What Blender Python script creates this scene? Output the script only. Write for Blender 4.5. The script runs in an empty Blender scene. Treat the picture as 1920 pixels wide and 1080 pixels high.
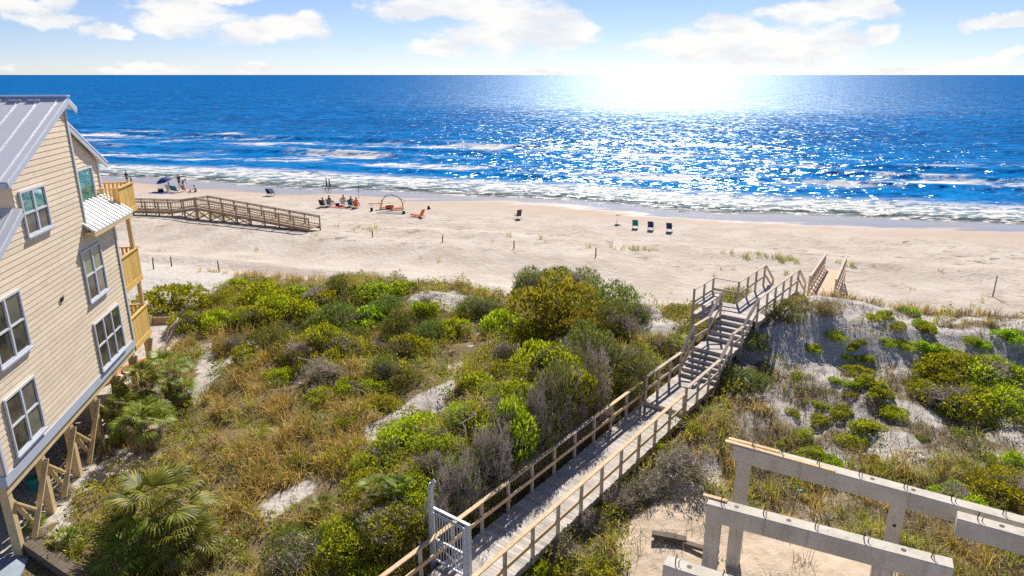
import bpy, bmesh, math, random
import numpy as np
from mathutils import Vector, Matrix, Euler
random.seed(7)
R = math.radians
SC = bpy.context.scene
COL = SC.collection

# ------------------------------------------------------------------ camera, sky, sun, exposure
CAM_H = 17.0
FPX = 1280.0                       # focal length in pixels of the 1920 px wide photograph
PITCH = math.atan(400 / FPX)
cam = bpy.data.cameras.new('camera'); cam.lens = 24.0; cam.sensor_width = 36.0
cam.clip_start = 0.1; cam.clip_end = 90000
camo = bpy.data.objects.new('camera', cam); COL.objects.link(camo)
camo.location = (0, 0, CAM_H); camo.rotation_euler = (math.pi / 2 - PITCH, 0, 0)
SC.camera = camo

SUN_AZ, SUN_EL = R(12.5), R(41.0)
sunv = Vector((math.sin(SUN_AZ) * math.cos(SUN_EL), math.cos(SUN_AZ) * math.cos(SUN_EL), math.sin(SUN_EL)))
sl = bpy.data.lights.new('sun', 'SUN'); sl.energy = 5.0; sl.angle = R(0.53); sl.color = (1.0, 0.94, 0.84)
so = bpy.data.objects.new('sun', sl); COL.objects.link(so)
so.rotation_euler = sunv.to_track_quat('Z', 'Y').to_euler(); so.location = (0, 60, 60)
SC.view_settings.view_transform = 'Standard'; SC.view_settings.look = 'None'
SC.view_settings.gamma = 1.0; SC.view_settings.exposure = 0.40
SC.cycles.max_bounces = 6; SC.cycles.diffuse_bounces = 3; SC.cycles.glossy_bounces = 2
SC.cycles.transmission_bounces = 4; SC.cycles.transparent_max_bounces = 6
SC.cycles.use_denoising = False

cp, sp = math.cos(PITCH), math.sin(PITCH)
def ray(x, y):
    u = (x - 960) / FPX; v = (y - 540) / FPX
    return (u, cp - v * sp, -sp - v * cp)
def atz(x, y, z):
    d = ray(x, y); t = (z - CAM_H) / d[2]
    return Vector((d[0] * t, d[1] * t, z))

# ------------------------------------------------------------------ node helpers
class NT:
    def __init__(self, tree):
        self.t = tree; self.n = tree.nodes; self.l = tree.links
    def add(self, typ, **kw):
        nd = self.n.new(typ)
        ins = kw.pop('ins', {})
        for k, v in kw.items(): setattr(nd, k, v)
        for k, v in ins.items():
            s = nd.inputs[k]
            if hasattr(v, 'is_linked') or isinstance(v, bpy.types.NodeSocket): self.l.new(v, s)
            else: s.default_value = v
        return nd
    def math(self, op, a, b=None, c=None, clamp=False):
        nd = self.n.new('ShaderNodeMath'); nd.operation = op; nd.use_clamp = clamp
        for i, v in enumerate((a, b, c)):
            if v is None: continue
            if isinstance(v, bpy.types.NodeSocket): self.l.new(v, nd.inputs[i])
            else: nd.inputs[i].default_value = v
        return nd.outputs[0]
    def vmath(self, op, a, b=None):
        nd = self.n.new('ShaderNodeVectorMath'); nd.operation = op
        for i, v in enumerate((a, b)):
            if v is None: continue
            if isinstance(v, bpy.types.NodeSocket): self.l.new(v, nd.inputs[i])
            else: nd.inputs[i].default_value = v
        return nd.outputs['Value'] if op in ('DOT_PRODUCT', 'LENGTH') else nd.outputs[0]
    def noise(self, vec, scale, detail=4, rough=0.55, dim='3D', out='Fac', dist=0.0):
        nd = self.n.new('ShaderNodeTexNoise'); nd.noise_dimensions = dim
        nd.inputs['Scale'].default_value = scale; nd.inputs['Detail'].default_value = detail
        nd.inputs['Roughness'].default_value = rough; nd.inputs['Distortion'].default_value = dist
        if vec is not None: self.l.new(vec, nd.inputs['Vector'])
        return nd.outputs[out]
    def smooth(self, v, a, b):
        nd = self.n.new('ShaderNodeMapRange'); nd.interpolation_type = 'SMOOTHSTEP'
        if isinstance(v, bpy.types.NodeSocket): self.l.new(v, nd.inputs[0])
        lo, hi, r0, r1 = (a, b, 0.0, 1.0) if a < b else (b, a, 1.0, 0.0)
        nd.inputs[1].default_value = lo; nd.inputs[2].default_value = hi
        nd.inputs[3].default_value = r0; nd.inputs[4].default_value = r1
        return nd.outputs[0]
    def mix(self, f, a, b):
        nd = self.n.new('ShaderNodeMix'); nd.data_type = 'RGBA'
        for s, v in ((nd.inputs[0], f), (nd.inputs[6], a), (nd.inputs[7], b)):
            if isinstance(v, bpy.types.NodeSocket): self.l.new(v, s)
            else: s.default_value = (*v, 1) if isinstance(v, tuple) and len(v) == 3 else v
        return nd.outputs[2]
    def mapping(self, vec, rot=(0, 0, 0), scale=(1, 1, 1), loc=(0, 0, 0)):
        nd = self.n.new('ShaderNodeMapping')
        self.l.new(vec, nd.inputs[0])
        nd.inputs['Rotation'].default_value = rot; nd.inputs['Scale'].default_value = scale
        nd.inputs['Location'].default_value = loc
        return nd.outputs[0]

def new_mat(name):
    m = bpy.data.materials.new(name); m.use_nodes = True
    m.node_tree.nodes.clear()
    t = NT(m.node_tree)
    out = t.add('ShaderNodeOutputMaterial')
    return m, t, out

# ------------------------------------------------------------------ world: Nishita sky with fair-weather clouds
W = bpy.data.worlds.new('World'); SC.world = W; W.use_nodes = True
wt = NT(W.node_tree); wt.n.clear()
wout = wt.add('ShaderNodeOutputWorld')
sky = wt.add('ShaderNodeTexSky'); sky.sky_type = 'NISHITA'; sky.sun_disc = False
sky.sun_elevation = SUN_EL; sky.sun_rotation = SUN_AZ
sky.altitude = 1500; sky.air_density = 0.85; sky.dust_density = 0.12; sky.ozone_density = 1.6
tc = wt.add('ShaderNodeTexCoord')
sep = wt.add('ShaderNodeSeparateXYZ', ins={0: tc.outputs['Generated']})
yy = wt.math('MAXIMUM', sep.outputs[1], 0.05)
uu = wt.math('DIVIDE', sep.outputs[0], yy); vv = wt.math('DIVIDE', sep.outputs[2], yy)
cuv = wt.add('ShaderNodeCombineXYZ', ins={0: uu, 1: vv})
clouds = [(60,8,95,16),(90,38,75,12),(205,60,48,11),(330,35,95,28),(370,3,125,10),(490,55,105,22),(560,50,50,20),
          (285,131,100,13),(250,124,42,12),(460,128,26,10),(860,12,185,24),(960,58,145,36),(1000,30,95,25),(1060,60,52,28),
          (830,92,62,13),(1380,58,55,24),(1420,88,205,28),(1500,72,125,28),(1545,22,115,22),(1630,14,36,13),(1650,66,30,15),
          (1310,96,105,13),(1875,45,65,13),(1912,38,32,14),(1905,105,22,11),(1700,130,110,8),(1850,122,90,9),(8,127,16,8),(1000,136,120,5)]
acc = None
warp = wt.noise(wt.mapping(cuv.outputs[0], scale=(1.0, 2.0, 1)), 10.0, 5, 0.6, '2D', 'Color')
wsep = wt.add('ShaderNodeSeparateColor', ins={0: warp})
uw = wt.math('ADD', uu, wt.math('MULTIPLY', wt.math('SUBTRACT', wsep.outputs[0], 0.5), 0.10))
vw = wt.math('ADD', vv, wt.math('MULTIPLY', wt.math('SUBTRACT', wsep.outputs[1], 0.5), 0.035))
for cx, cy, rx, ry in clouds:
    d = ray(cx, cy); cu, cv = d[0] / d[1], d[2] / d[1]
    ru, rv = rx / 1341 * 1.12, ry / 1341 * 1.3
    a = wt.math('MULTIPLY', wt.math('SUBTRACT', uw, cu), 1 / ru)
    b = wt.math('MULTIPLY', wt.math('SUBTRACT', vw, cv), 1 / rv)
    q = wt.math('SUBTRACT', 1.0, wt.math('ADD', wt.math('MULTIPLY', a, a), wt.math('MULTIPLY', b, b)))
    acc = q if acc is None else wt.math('MAXIMUM', acc, q)
cn = wt.noise(wt.mapping(cuv.outputs[0], scale=(1.0, 2.4, 1)), 16.0, 8, 0.62, '2D')
cl = wt.math('ADD', acc, wt.math('MULTIPLY', wt.math('SUBTRACT', cn, 0.5), 2.4))
ca = wt.math('MULTIPLY', wt.smooth(cl, -0.15, 0.75), wt.smooth(sep.outputs[1], 0.05, 0.3))
cshade = wt.noise(wt.mapping(cuv.outputs[0], scale=(1.0, 3.0, 1)), 11.0, 5, 0.6, '2D')
ccol = wt.mix(wt.smooth(cshade, 0.3, 0.6), (9.0, 9.1, 9.4), (10.8, 10.6, 10.3))
hsv = wt.add('ShaderNodeMix', data_type='RGBA', blend_type='MULTIPLY'); hsv.inputs[0].default_value = 1.0; wt.l.new(sky.outputs[0], hsv.inputs[6]); hsv.inputs[7].default_value = (0.93, 0.93, 1.12, 1)
bg = wt.add('ShaderNodeBackground', ins={'Color': wt.mix(wt.math('MULTIPLY', ca, 0.94), hsv.outputs[2], ccol), 'Strength': 0.072})
wt.l.new(bg.outputs[0], wout.inputs[0])

# ------------------------------------------------------------------ generic builders
def link(o, parent=None):
    COL.objects.link(o)
    if parent is not None: o.parent = parent
    return o
def tag(o, label=None, cat=None, group=None, kind=None):
    if label: o['label'] = label
    if cat: o['category'] = cat
    if group: o['group'] = group
    if kind: o['kind'] = kind
    return o
def empty(name, loc=(0, 0, 0), rz=0.0):
    o = bpy.data.objects.new(name, None); o.location = loc; o.rotation_euler = (0, 0, rz)
    o.empty_display_size = 0.3
    return link(o)

class MB:
    def __init__(self): self.v = []; self.f = []
    def poly(self, pts):
        i = len(self.v); self.v += [tuple(p) for p in pts]; self.f.append(tuple(range(i, i + len(pts))))
    def hexa(self, c):                       # eight corners: bottom four ccw, top four ccw
        i = len(self.v); self.v += [tuple(p) for p in c]
        for q in ((0,3,2,1),(4,5,6,7),(0,1,5,4),(1,2,6,5),(2,3,7,6),(3,0,4,7)): self.f.append(tuple(i + k for k in q))
    def box(self, x0, x1, y0, y1, z0, z1):
        self.hexa([(x0,y0,z0),(x1,y0,z0),(x1,y1,z0),(x0,y1,z0),(x0,y0,z1),(x1,y0,z1),(x1,y1,z1),(x0,y1,z1)])
    def bar(self, a, b, w, h, up=(0, 0, 1)):  # box along a->b, w sideways, h along up
        a, b = Vector(a), Vector(b); d = (b - a).normalized(); up = Vector(up)
        if abs(d.dot(up)) > 0.98: up = Vector((0, 1, 0))
        s = d.cross(up).normalized() * (w / 2); u = s.cross(d).normalized() * (h / 2)
        self.hexa([a - s - u, a + s - u, b + s - u, b - s - u, a - s + u, a + s + u, b + s + u, b - s + u])
    def tube(self, pts, r, n=6, caps=True):
        pts = [Vector(p) for p in pts]
        rs = r if isinstance(r, (list, tuple)) else [r] * len(pts)
        i0 = len(self.v)
        for k, p in enumerate(pts):
            d = (pts[min(k + 1, len(pts) - 1)] - pts[max(k - 1, 0)]).normalized()
            up = Vector((0, 0, 1)) if abs(d.z) < 0.9 else Vector((1, 0, 0))
            s = d.cross(up).normalized(); u = s.cross(d)
            for j in range(n):
                a = 2 * math.pi * j / n
                self.v.append(tuple(p + (s * math.cos(a) + u * math.sin(a)) * rs[k]))
        for k in range(len(pts) - 1):
            for j in range(n):
                a = i0 + k * n + j; b = i0 + k * n + (j + 1) % n
                self.f.append((a, b, b + n, a + n))
        if caps:
            self.f.append(tuple(i0 + j for j in reversed(range(n))))
            self.f.append(tuple(i0 + (len(pts) - 1) * n + j for j in range(n)))
    def ball(self, c, r, sx=1, sy=1, sz=1, nu=10, nv=7):
        i0 = len(self.v)
        for a in range(nv + 1):
            t = math.pi * a / nv
            for b in range(nu):
                p = 2 * math.pi * b / nu
                self.v.append((c[0] + r * sx * math.sin(t) * math.cos(p), c[1] + r * sy * math.sin(t) * math.sin(p), c[2] + r * sz * math.cos(t)))
        for a in range(nv):
            for b in range(nu):
                self.f.append((i0 + a * nu + b, i0 + (a + 1) * nu + b, i0 + (a + 1) * nu + (b + 1) % nu, i0 + a * nu + (b + 1) % nu))
    def mesh(self, name, mat, smooth=False):
        me = bpy.data.meshes.new(name); me.from_pydata(self.v, [], self.f); me.update()
        if mat: me.materials.append(mat)
        if smooth: me.polygons.foreach_set('use_smooth', [True] * len(me.polygons))
        return me
    def build(self, name, mat, parent=None, bevel=0.0, smooth=False, label=None):
        o = bpy.data.objects.new(name, self.mesh(name, mat, smooth)); link(o, parent)
        if bevel:
            md = o.modifiers.new('bevel', 'BEVEL'); md.width = bevel; md.segments = 1; md.limit_method = 'ANGLE'
        if label: o['label'] = label
        return o

def mesh_np(name, V, F, mat=None, smooth=False):
    V = np.asarray(V, np.float32); F = np.asarray(F, np.int32)
    me = bpy.data.meshes.new(name); n = len(F); k = F.shape[1]
    me.vertices.add(len(V)); me.vertices.foreach_set('co', V.ravel())
    me.loops.add(n * k); me.loops.foreach_set('vertex_index', F.ravel())
    me.polygons.add(n)
    me.polygons.foreach_set('loop_start', np.arange(0, n * k, k, dtype=np.int32))
    if smooth: me.polygons.foreach_set('use_smooth', np.ones(n, bool))
    me.update(calc_edges=True)
    if mat: me.materials.append(mat)
    return me
def obj_np(name, V, F, mat, parent=None, smooth=False):
    return link(bpy.data.objects.new(name, mesh_np(name, V, F, mat, smooth)), parent)

# value noise
def _h(ix, iy, s):
    n = (ix.astype(np.int64) * 374761393 + iy.astype(np.int64) * 668265263 + s * 1442695041) & 0xffffffff
    n = ((n ^ (n >> 13)) * 1274126177) & 0xffffffff
    return ((n ^ (n >> 16)) & 0xffff) / 65535.0
def vnoise(x, y, s=0):
    x = np.asarray(x, float); y = np.asarray(y, float)
    ix = np.floor(x); iy = np.floor(y); fx = x - ix; fy = y - iy
    fx = fx * fx * (3 - 2 * fx); fy = fy * fy * (3 - 2 * fy)
    a = _h(ix, iy, s); b = _h(ix + 1, iy, s); c = _h(ix, iy + 1, s); d = _h(ix + 1, iy + 1, s)
    return (a * (1 - fx) + b * fx) * (1 - fy) + (c * (1 - fx) + d * fx) * fy - 0.5
def fbm(x, y, s=0, o=4):
    r = 0; a = 1.0
    for k in range(o):
        r = r + a * vnoise(x, y, s + k * 17); x = x * 2.03 + 5.1; y = y * 2.03 + 9.7; a *= 0.5
    return r
def sstep(x, a, b):
    t = np.clip((x - a) / (b - a), 0, 1); return t * t * (3 - 2 * t)
def project(X, Y, Z):
    zc = Y * cp - (Z - CAM_H) * sp; yc = Y * sp + (Z - CAM_H) * cp
    zc = np.maximum(zc, 0.1)
    return 960 + FPX * X / zc, 540 - FPX * yc / zc
def seg_dist(px, py, pts):
    best = np.full(np.shape(px), 1e9)
    for (x0, y0), (x1, y1) in zip(pts[:-1], pts[1:]):
        dx, dy = x1 - x0, y1 - y0
        t = np.clip(((px - x0) * dx + (py - y0) * dy) / (dx * dx + dy * dy), 0, 1)
        best = np.minimum(best, np.hypot(px - x0 - t * dx, py - y0 - t * dy))
    return best

# ------------------------------------------------------------------ terrain shape
SH = (0.303, 0.953)                 # unit vector pointing out to sea
AX, AN = (0.602, 0.799), (0.799, -0.602)   # along and across the main boardwalk
def shore_shift(l):                 # beach cusps
    return 2.2 * np.sin(l * 0.085 + 1.0) + 1.3 * np.sin(l * 0.19 + 2.2) + 1.6 * vnoise(l * 0.06, l * 0.0 + 3.3, 5)
def height(x, y):
    x = np.asarray(x, float); y = np.asarray(y, float)
    w = SH[0] * x + SH[1] * y; l = SH[1] * x - SH[0] * y
    wl = w + 1.6 * fbm(l * 0.12, w * 0.05, 31, 3)
    beach_w = [44, 47, 50, 60, 80, 88, 92, 100, 130, 1000, 40000]
    beach_z = [2.6, 1.9, 1.6, 1.35, .75, .38, .1, -.5, -2, -6, -60]
    rt = np.interp(wl, [-9000, 10, 18, 26, 31.5, 32.8, 35.0, 37, 39, 41.5] + beach_w, [3.2, 3.2, 3.15, 3.3, 3.8, 4.1, 5.35, 5.5, 5.0, 3.9] + beach_z)
    md = np.interp(wl, [-9000, 14, 20, 26, 30, 33, 36, 38, 41] + beach_w, [3.1, 3.1, 3.5, 3.7, 3.8, 4.0, 4.1, 3.8, 3.1] + beach_z)
    lf = np.interp(wl, [-9000, 14, 20, 26, 30, 33, 36, 39, 42] + beach_w, [3.05, 3.05, 3.15, 3.35, 3.5, 3.55, 3.4, 2.9, 2.4] + beach_z)
    a = sstep(x, -13, -5); b = sstep(x, 9, 14)
    h = (lf * (1 - a) + md * a) * (1 - b) + rt * b
    dune = sstep(w, 14, 22) * (1 - sstep(w, 41, 47)) * (1 - 0.45 * b) * sstep(x, -15.5, -11)
    h = h + dune * (1.5 * fbm(x * 0.19, y * 0.19, 3, 3) + 0.35 * fbm(x * 0.8, y * 0.8, 9, 2))
    h = h + 1.1 * np.exp(-(((x - 2.0) / 4.5) ** 2 + ((y - 31) / 5.0) ** 2))
    h = h + 0.05 * fbm(x * 0.5, y * 0.5, 12, 3) * sstep(w, 40, 50) * (1 - sstep(w, 80, 90))
    # a low foredune ridge line down the beach
    h = h + 0.35 * np.exp(-((wl - 63.5) / 2.2) ** 2) * (0.7 + fbm(l * .3, w * .3, 21, 2))
    h = h + 0.5 * np.exp(-((wl - 57) / 4.0) ** 2) * (1 - sstep(x, 5, 15))
    h = h + 0.12 * sstep(x, 22, 60) * np.exp(-((w - 91) / 8.0) ** 2)
    h = h - shore_shift(l) * 0.045 * np.exp(-((w - 90) / 10.0) ** 2)
    bank = np.exp(-(((AN[0] * x + AN[1] * y) + 14.2) / 1.5) ** 2); ss = AX[0] * x + AX[1] * y
    h = h + 1.25 * bank * sstep(ss, 9, 13) * (1 - sstep(ss, 21, 26))
    # keep the sand under the boardwalk below its planks
    s = AX[0] * x + AX[1] * y; t = AN[0] * x + AN[1] * y
    deck = np.interp(s, [10, 24.3, 27.6, 29.1, 30.4, 32, 38.3, 40], [3.6, 3.75, 3.8, 4.7, 4.7, 5.6, 5.6, 4.6])
    cor = (1 - sstep(np.abs(t + 10.4), 1.2, 2.0)) * (1 - sstep(s, 39, 44)) * sstep(s, -5, 5)
    h = np.where(cor > 0, h * (1 - cor) + np.minimum(h, deck - 0.5) * cor, h)
    return h
def hz(x, y): return float(height(x, y))
def hit(px, py, lift=0.0):
    d = ray(px, py); t = 5.0
    for _ in range(900):
        X, Y, Z = d[0] * t, d[1] * t, CAM_H + d[2] * t
        g = hz(X, Y) + lift
        if Z <= g: break
        t += max(0.03, (Z - g) * 0.35)
    return Vector((X, Y, g - lift)), t

# ------------------------------------------------------------------ where sand lies bare (found on the ground by eye from the camera's post)
SANDS = [([(905,600),(885,650),(858,700),(812,748),(745,775),(690,808)], 10), ([(620,862),(585,890),(545,925),(500,965)], 9), ([(1195,550),(1285,560)], 28),
         ([(1205,600),(1240,610)], 14), ([(392,665),(372,740)], 8), ([(190,885),(135,935),(120,985)], 12), ([(300,855),(215,870)], 14),
         ([(440,665),(490,650)], 10), ([(600,860),(570,830)], 12), ([(850,570),(790,560)], 14), ([(1140,905),(1330,880)], 8)]
def zones(x, y, z):
    """returns litter (0 bare sand .. 1 dark brown litter) and cover density for grass / scrub"""
    px, py = project(x, y, z)
    w = SH[0] * x + SH[1] * y; s = AX[0] * x + AX[1] * y; t = AN[0] * x + AN[1] * y
    left = t < -10.4
    crest = np.where(left, 41.0 + 0 * w, 39.6)
    nz = fbm(x * 0.55, y * 0.55, 41, 3); nf = fbm(x * 1.7, y * 1.7, 47, 2)
    veg = (1 - sstep(w + nz * 2.0, crest - 0.6, crest + 0.8)) * sstep(y, 5, 8)
    bare = np.zeros(np.shape(px))
    for pts, wd in SANDS:
        bare = np.maximum(bare, 1 - sstep(seg_dist(px, py, pts) + nz * 30 + nf * 16, wd * 0.5, wd * 1.5))
    # building plot on the right is open sand
    plot = 1 - sstep(seg_dist(px, py, [(1300, 990), (1240, 1060), (1430, 1050), (1600, 1110), (1230, 1130)]) + nz * 40, 74, 102)
    bare = np.maximum(bare, np.where(left, 0, plot * (py > 850)))
    right = (~left) & (px > 1380)
    steep = np.exp(-(((px - 1530) / 85) ** 2 + ((py - 625) / 55) ** 2))
    rl = np.clip(0.34 + nz * 0.9 + nf * 0.5 - 1.0 * steep + 0.2 * sstep(py, 640, 720) + 0.4 * sstep(py, 850, 900), 0, 1)
    dens = np.where(right, rl, np.clip(1.0 + nz * 0.5, 0, 1)) * veg * (1 - bare)
    house = sstep(x + 0.184 * (y - 17.4), -15.2, -14.4)
    zones.plot = plot * (~left)
    return dens * house, bare, veg, right

# ------------------------------------------------------------------ materials
def attr_fac(t, name):
    return t.add('ShaderNodeAttribute', attribute_name=name).outputs['Fac']

def simple(name, col, rough=0.7, var=0.15, nscale=4.0, stretch=(1, 1, 1), bump=0.0, bscale=30.0, spec=0.3, metal=0.0, objvar=0.0, coord='Object'):
    m, t, out = new_mat(name)
    tcn = t.add('ShaderNodeTexCoord'); vec = t.mapping(tcn.outputs[coord], scale=stretch)
    n = t.noise(vec, nscale, 6, 0.65)
    n2 = t.noise(vec, nscale * 6, 3, 0.6)
    nn = t.math('ADD', t.math('MULTIPLY', n, 0.65), t.math('MULTIPLY', n2, 0.35))
    c0 = tuple(c * (1 - var) for c in col); c1 = tuple(min(1, c * (1 + var)) for c in col)
    c = t.mix(t.smooth(nn, 0.3, 0.7), c0, c1)
    if objvar:
        oi = t.add('ShaderNodeObjectInfo')
        h = t.add('ShaderNodeHueSaturation', ins={'Color': c, 'Value': t.math('ADD', 1 - objvar, t.math('MULTIPLY', oi.outputs['Random'], 2 * objvar))})
        c = h.outputs[0]
    b = t.add('ShaderNodeBsdfPrincipled', ins={'Base Color': c, 'Roughness': rough, 'Metallic': metal, 'Specular IOR Level': spec})
    if bump:
        bn = t.add('ShaderNodeBump', ins={'Strength': bump, 'Distance': 0.02, 'Height': t.noise(vec, bscale, 4, 0.6)})
        t.l.new(bn.outputs[0], b.inputs['Normal'])
    t.l.new(b.outputs[0], out.inputs[0])
    return m

def wood(name, col, var=0.3, island=0.18):
    """weathered timber: grain streaks plus a different tone for each board (mesh island)"""
    m, t, out = new_mat(name)
    tcn = t.add('ShaderNodeTexCoord')
    n = t.noise(tcn.outputs['Object'], 9.0, 7, 0.7)
    n2 = t.noise(tcn.outputs['Object'], 1.3, 3, 0.6)
    nn = t.math('ADD', t.math('MULTIPLY', n, 0.6), t.math('MULTIPLY', n2, 0.4))
    c = t.mix(t.smooth(nn, 0.32, 0.68), tuple(k * (1 - var) for k in col), tuple(min(1, k * (1 + var)) for k in col))
    g = t.add('ShaderNodeNewGeometry')
    h = t.add('ShaderNodeHueSaturation', ins={'Color': c, 'Value': t.math('ADD', 1 - island, t.math('MULTIPLY', g.outputs['Random Per Island'], 2 * island))})
    b = t.add('ShaderNodeBsdfPrincipled', ins={'Base Color': h.outputs[0], 'Roughness': 0.8, 'Specular IOR Level': 0.25})
    bn = t.add('ShaderNodeBump', ins={'Strength': 0.3, 'Distance': 0.01, 'Height': n})
    t.l.new(bn.outputs[0], b.inputs['Normal'])
    t.l.new(b.outputs[0], out.inputs[0])
    return m

def leafmat(name, a, b, tr=0.38, objvar=0.22, huev=0.03, rough=0.55, spec=0.35):
    m, t, out = new_mat(name)
    g = t.add('ShaderNodeNewGeometry'); oi = t.add('ShaderNodeObjectInfo')
    rp = g.outputs['Random Per Island']
    c = t.mix(rp, a, b)
    big = t.noise(g.outputs['Position'], 0.9, 3, 0.6)
    h = t.add('ShaderNodeHueSaturation', ins={'Color': c, 'Hue': t.math('ADD', 0.5 - huev, t.math('MULTIPLY', oi.outputs['Random'], 2 * huev)),
        'Value': t.math('MULTIPLY', t.math('ADD', 1 - objvar, t.math('MULTIPLY', oi.outputs['Random'], 2 * objvar)), t.math('ADD', 0.40, t.math('MULTIPLY', big, 1.2)))})
    p = t.add('ShaderNodeBsdfPrincipled', ins={'Base Color': h.outputs[0], 'Roughness': rough, 'Specular IOR Level': spec})
    tl = t.add('ShaderNodeBsdfTranslucent', ins={'Color': h.outputs[0]})
    mx = t.add('ShaderNodeMixShader', ins={0: tr, 1: p.outputs[0], 2: tl.outputs[0]})
    t.l.new(mx.outputs[0], out.inputs[0])
    return m

def make_sand():
    m, t, out = new_mat('sand')
    g = t.add('ShaderNodeNewGeometry'); P = g.outputs['Position']
    lit = attr_fac(t, 'litter'); pale = attr_fac(t, 'pale')
    w = t.vmath('DOT_PRODUCT', P, (SH[0], SH[1], 0)); l = t.vmath('DOT_PRODUCT', P, (SH[1], -SH[0], 0))
    n1 = t.noise(P, 0.35, 5, 0.6); n2 = t.noise(P, 3.0, 6, 0.7); n3 = t.noise(P, 14.0, 5, 0.7)
    beach = t.mix(t.smooth(n1, 0.35, 0.65), (0.50, 0.42, 0.345), (0.60, 0.525, 0.455))
    white = t.mix(t.smooth(n2, 0.3, 0.7), (0.54, 0.49, 0.44), (0.70, 0.65, 0.60))
    c = t.mix(pale, beach, white)
    # the smooth, damper, pinker sand nearer the water
    ln = t.noise(t.mapping(P, rot=(0, 0, R(17.6)), scale=(0.25, 1, 1)), 0.35, 4, 0.6)
    ww = t.math('ADD', w, t.math('MULTIPLY', t.math('SUBTRACT', ln, 0.5), 14.0))
    damp = t.smooth(ww, 74.0, 84.0)
    c = t.mix(damp, c, (0.52, 0.405, 0.32))
    # trampled band: dark specks of footprints, weed and shells
    tram = t.math('MULTIPLY', t.smooth(ww, 50.0, 60.0), t.smooth(ww, 80.0, 70.0))
    vor = t.add('ShaderNodeTexVoronoi', ins={'Vector': t.mapping(P, rot=(0, 0, R(17)), scale=(1, 0.8, 1)), 'Scale': 2.3}); vor.feature = 'F1'
    foot = t.smooth(vor.outputs['Distance'], 0.34, 0.14)
    patch = t.smooth(t.noise(t.mapping(P, rot=(0, 0, R(17.6)), scale=(0.5, 1, 1)), 0.14, 4, 0.65), 0.44, 0.60)
    spk = t.math('MULTIPLY', t.math('MULTIPLY', foot, patch), t.smooth(n2, 0.42, 0.62))
    c = t.mix(t.math('MULTIPLY', t.math('MULTIPLY', spk, t.math('ADD', t.math('MULTIPLY', tram, 0.9), 0.16)), 0.85), c, (0.16, 0.12, 0.085))
    sk = t.noise(t.mapping(P, rot=(0, 0, R(17.6)), scale=(0.55, 1.0, 1)), 1.1, 5, 0.72)
    big = t.smooth(t.noise(t.mapping(P, rot=(0, 0, R(17.6)), scale=(0.4, 1, 1)), 0.10, 4, 0.6), 0.40, 0.62)
    c = t.mix(t.math('MULTIPLY', t.math('MULTIPLY', t.smooth(sk, 0.53, 0.66), t.math('ADD', t.math('MULTIPLY', tram, 0.8), 0.16)), t.math('ADD', 0.2, t.math('MULTIPLY', big, 0.8))), c, (0.20, 0.155, 0.115))
    # wrack lines
    wr = t.math('MULTIPLY', t.smooth(t.math('ABSOLUTE', t.math('SUBTRACT', ww, 70.5)), 0.9, 0.1), t.smooth(n3, 0.52, 0.66))
    c = t.mix(t.math('MULTIPLY', wr, 0.6), c, (0.12, 0.09, 0.06))
    # wet sand at the swash
    sx = attr_fac(t, 'wet')
    wet = t.smooth(t.math('ADD', sx, t.math('MULTIPLY', t.math('SUBTRACT', ln, 0.5), 0.5)), 0.40, 0.58)
    c = t.mix(wet, c, (0.30, 0.255, 0.235))
    c = t.mix(attr_fac(t, 'warm'), c, t.mix(t.smooth(n2, 0.3, 0.7), (0.56, 0.43, 0.30), (0.68, 0.55, 0.41)))
    # leaf litter under the scrub
    lf = t.smooth(t.math('ADD', lit, t.math('MULTIPLY', t.math('SUBTRACT', n2, 0.5), 1.1)), 0.32, 0.72)
    n4 = t.noise(P, 40.0, 4, 0.75)
    lc = t.mix(t.smooth(t.math('ADD', t.math('MULTIPLY', n3, 0.5), t.math('MULTIPLY', n4, 0.5)), 0.40, 0.60), (0.05, 0.035, 0.018), (0.50, 0.37, 0.19))
    c = t.mix(lf, c, lc)
    deb = t.math('MULTIPLY', t.smooth(n3, 0.55, 0.64), t.smooth(pale, 0.2, 0.6))
    c = t.mix(t.math('MULTIPLY', deb, 0.7), c, (0.13, 0.10, 0.07))
    rgh = t.math('SUBTRACT', 0.9, t.math('MULTIPLY', wet, 0.68))
    b = t.add('ShaderNodeBsdfPrincipled', ins={'Base Color': c, 'Roughness': rgh, 'Specular IOR Level': t.math('ADD', 0.15, t.math('MULTIPLY', wet, 0.35))})
    hgt = t.math('ADD', t.math('MULTIPLY', t.math('MULTIPLY', n4, lf), 0.5), 0.0)
    hgt = t.math('ADD', hgt, t.math('ADD', t.math('ADD', t.math('MULTIPLY', n2, 0.6), t.math('MULTIPLY', n3, 0.25)), t.math('MULTIPLY', vor.outputs['Distance'], 0.5)))
    bs = t.math('MULTIPLY', t.math('SUBTRACT', 1.0, wet), t.math('SUBTRACT', 1.0, t.math('MULTIPLY', damp, 0.8)))
    bn = t.add('ShaderNodeBump', ins={'Strength': t.math('MULTIPLY', bs, 0.8), 'Distance': 0.14, 'Height': hgt})
    t.l.new(bn.outputs[0], b.inputs['Normal'])
    t.l.new(b.outputs[0], out.inputs[0])
    return m

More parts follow.
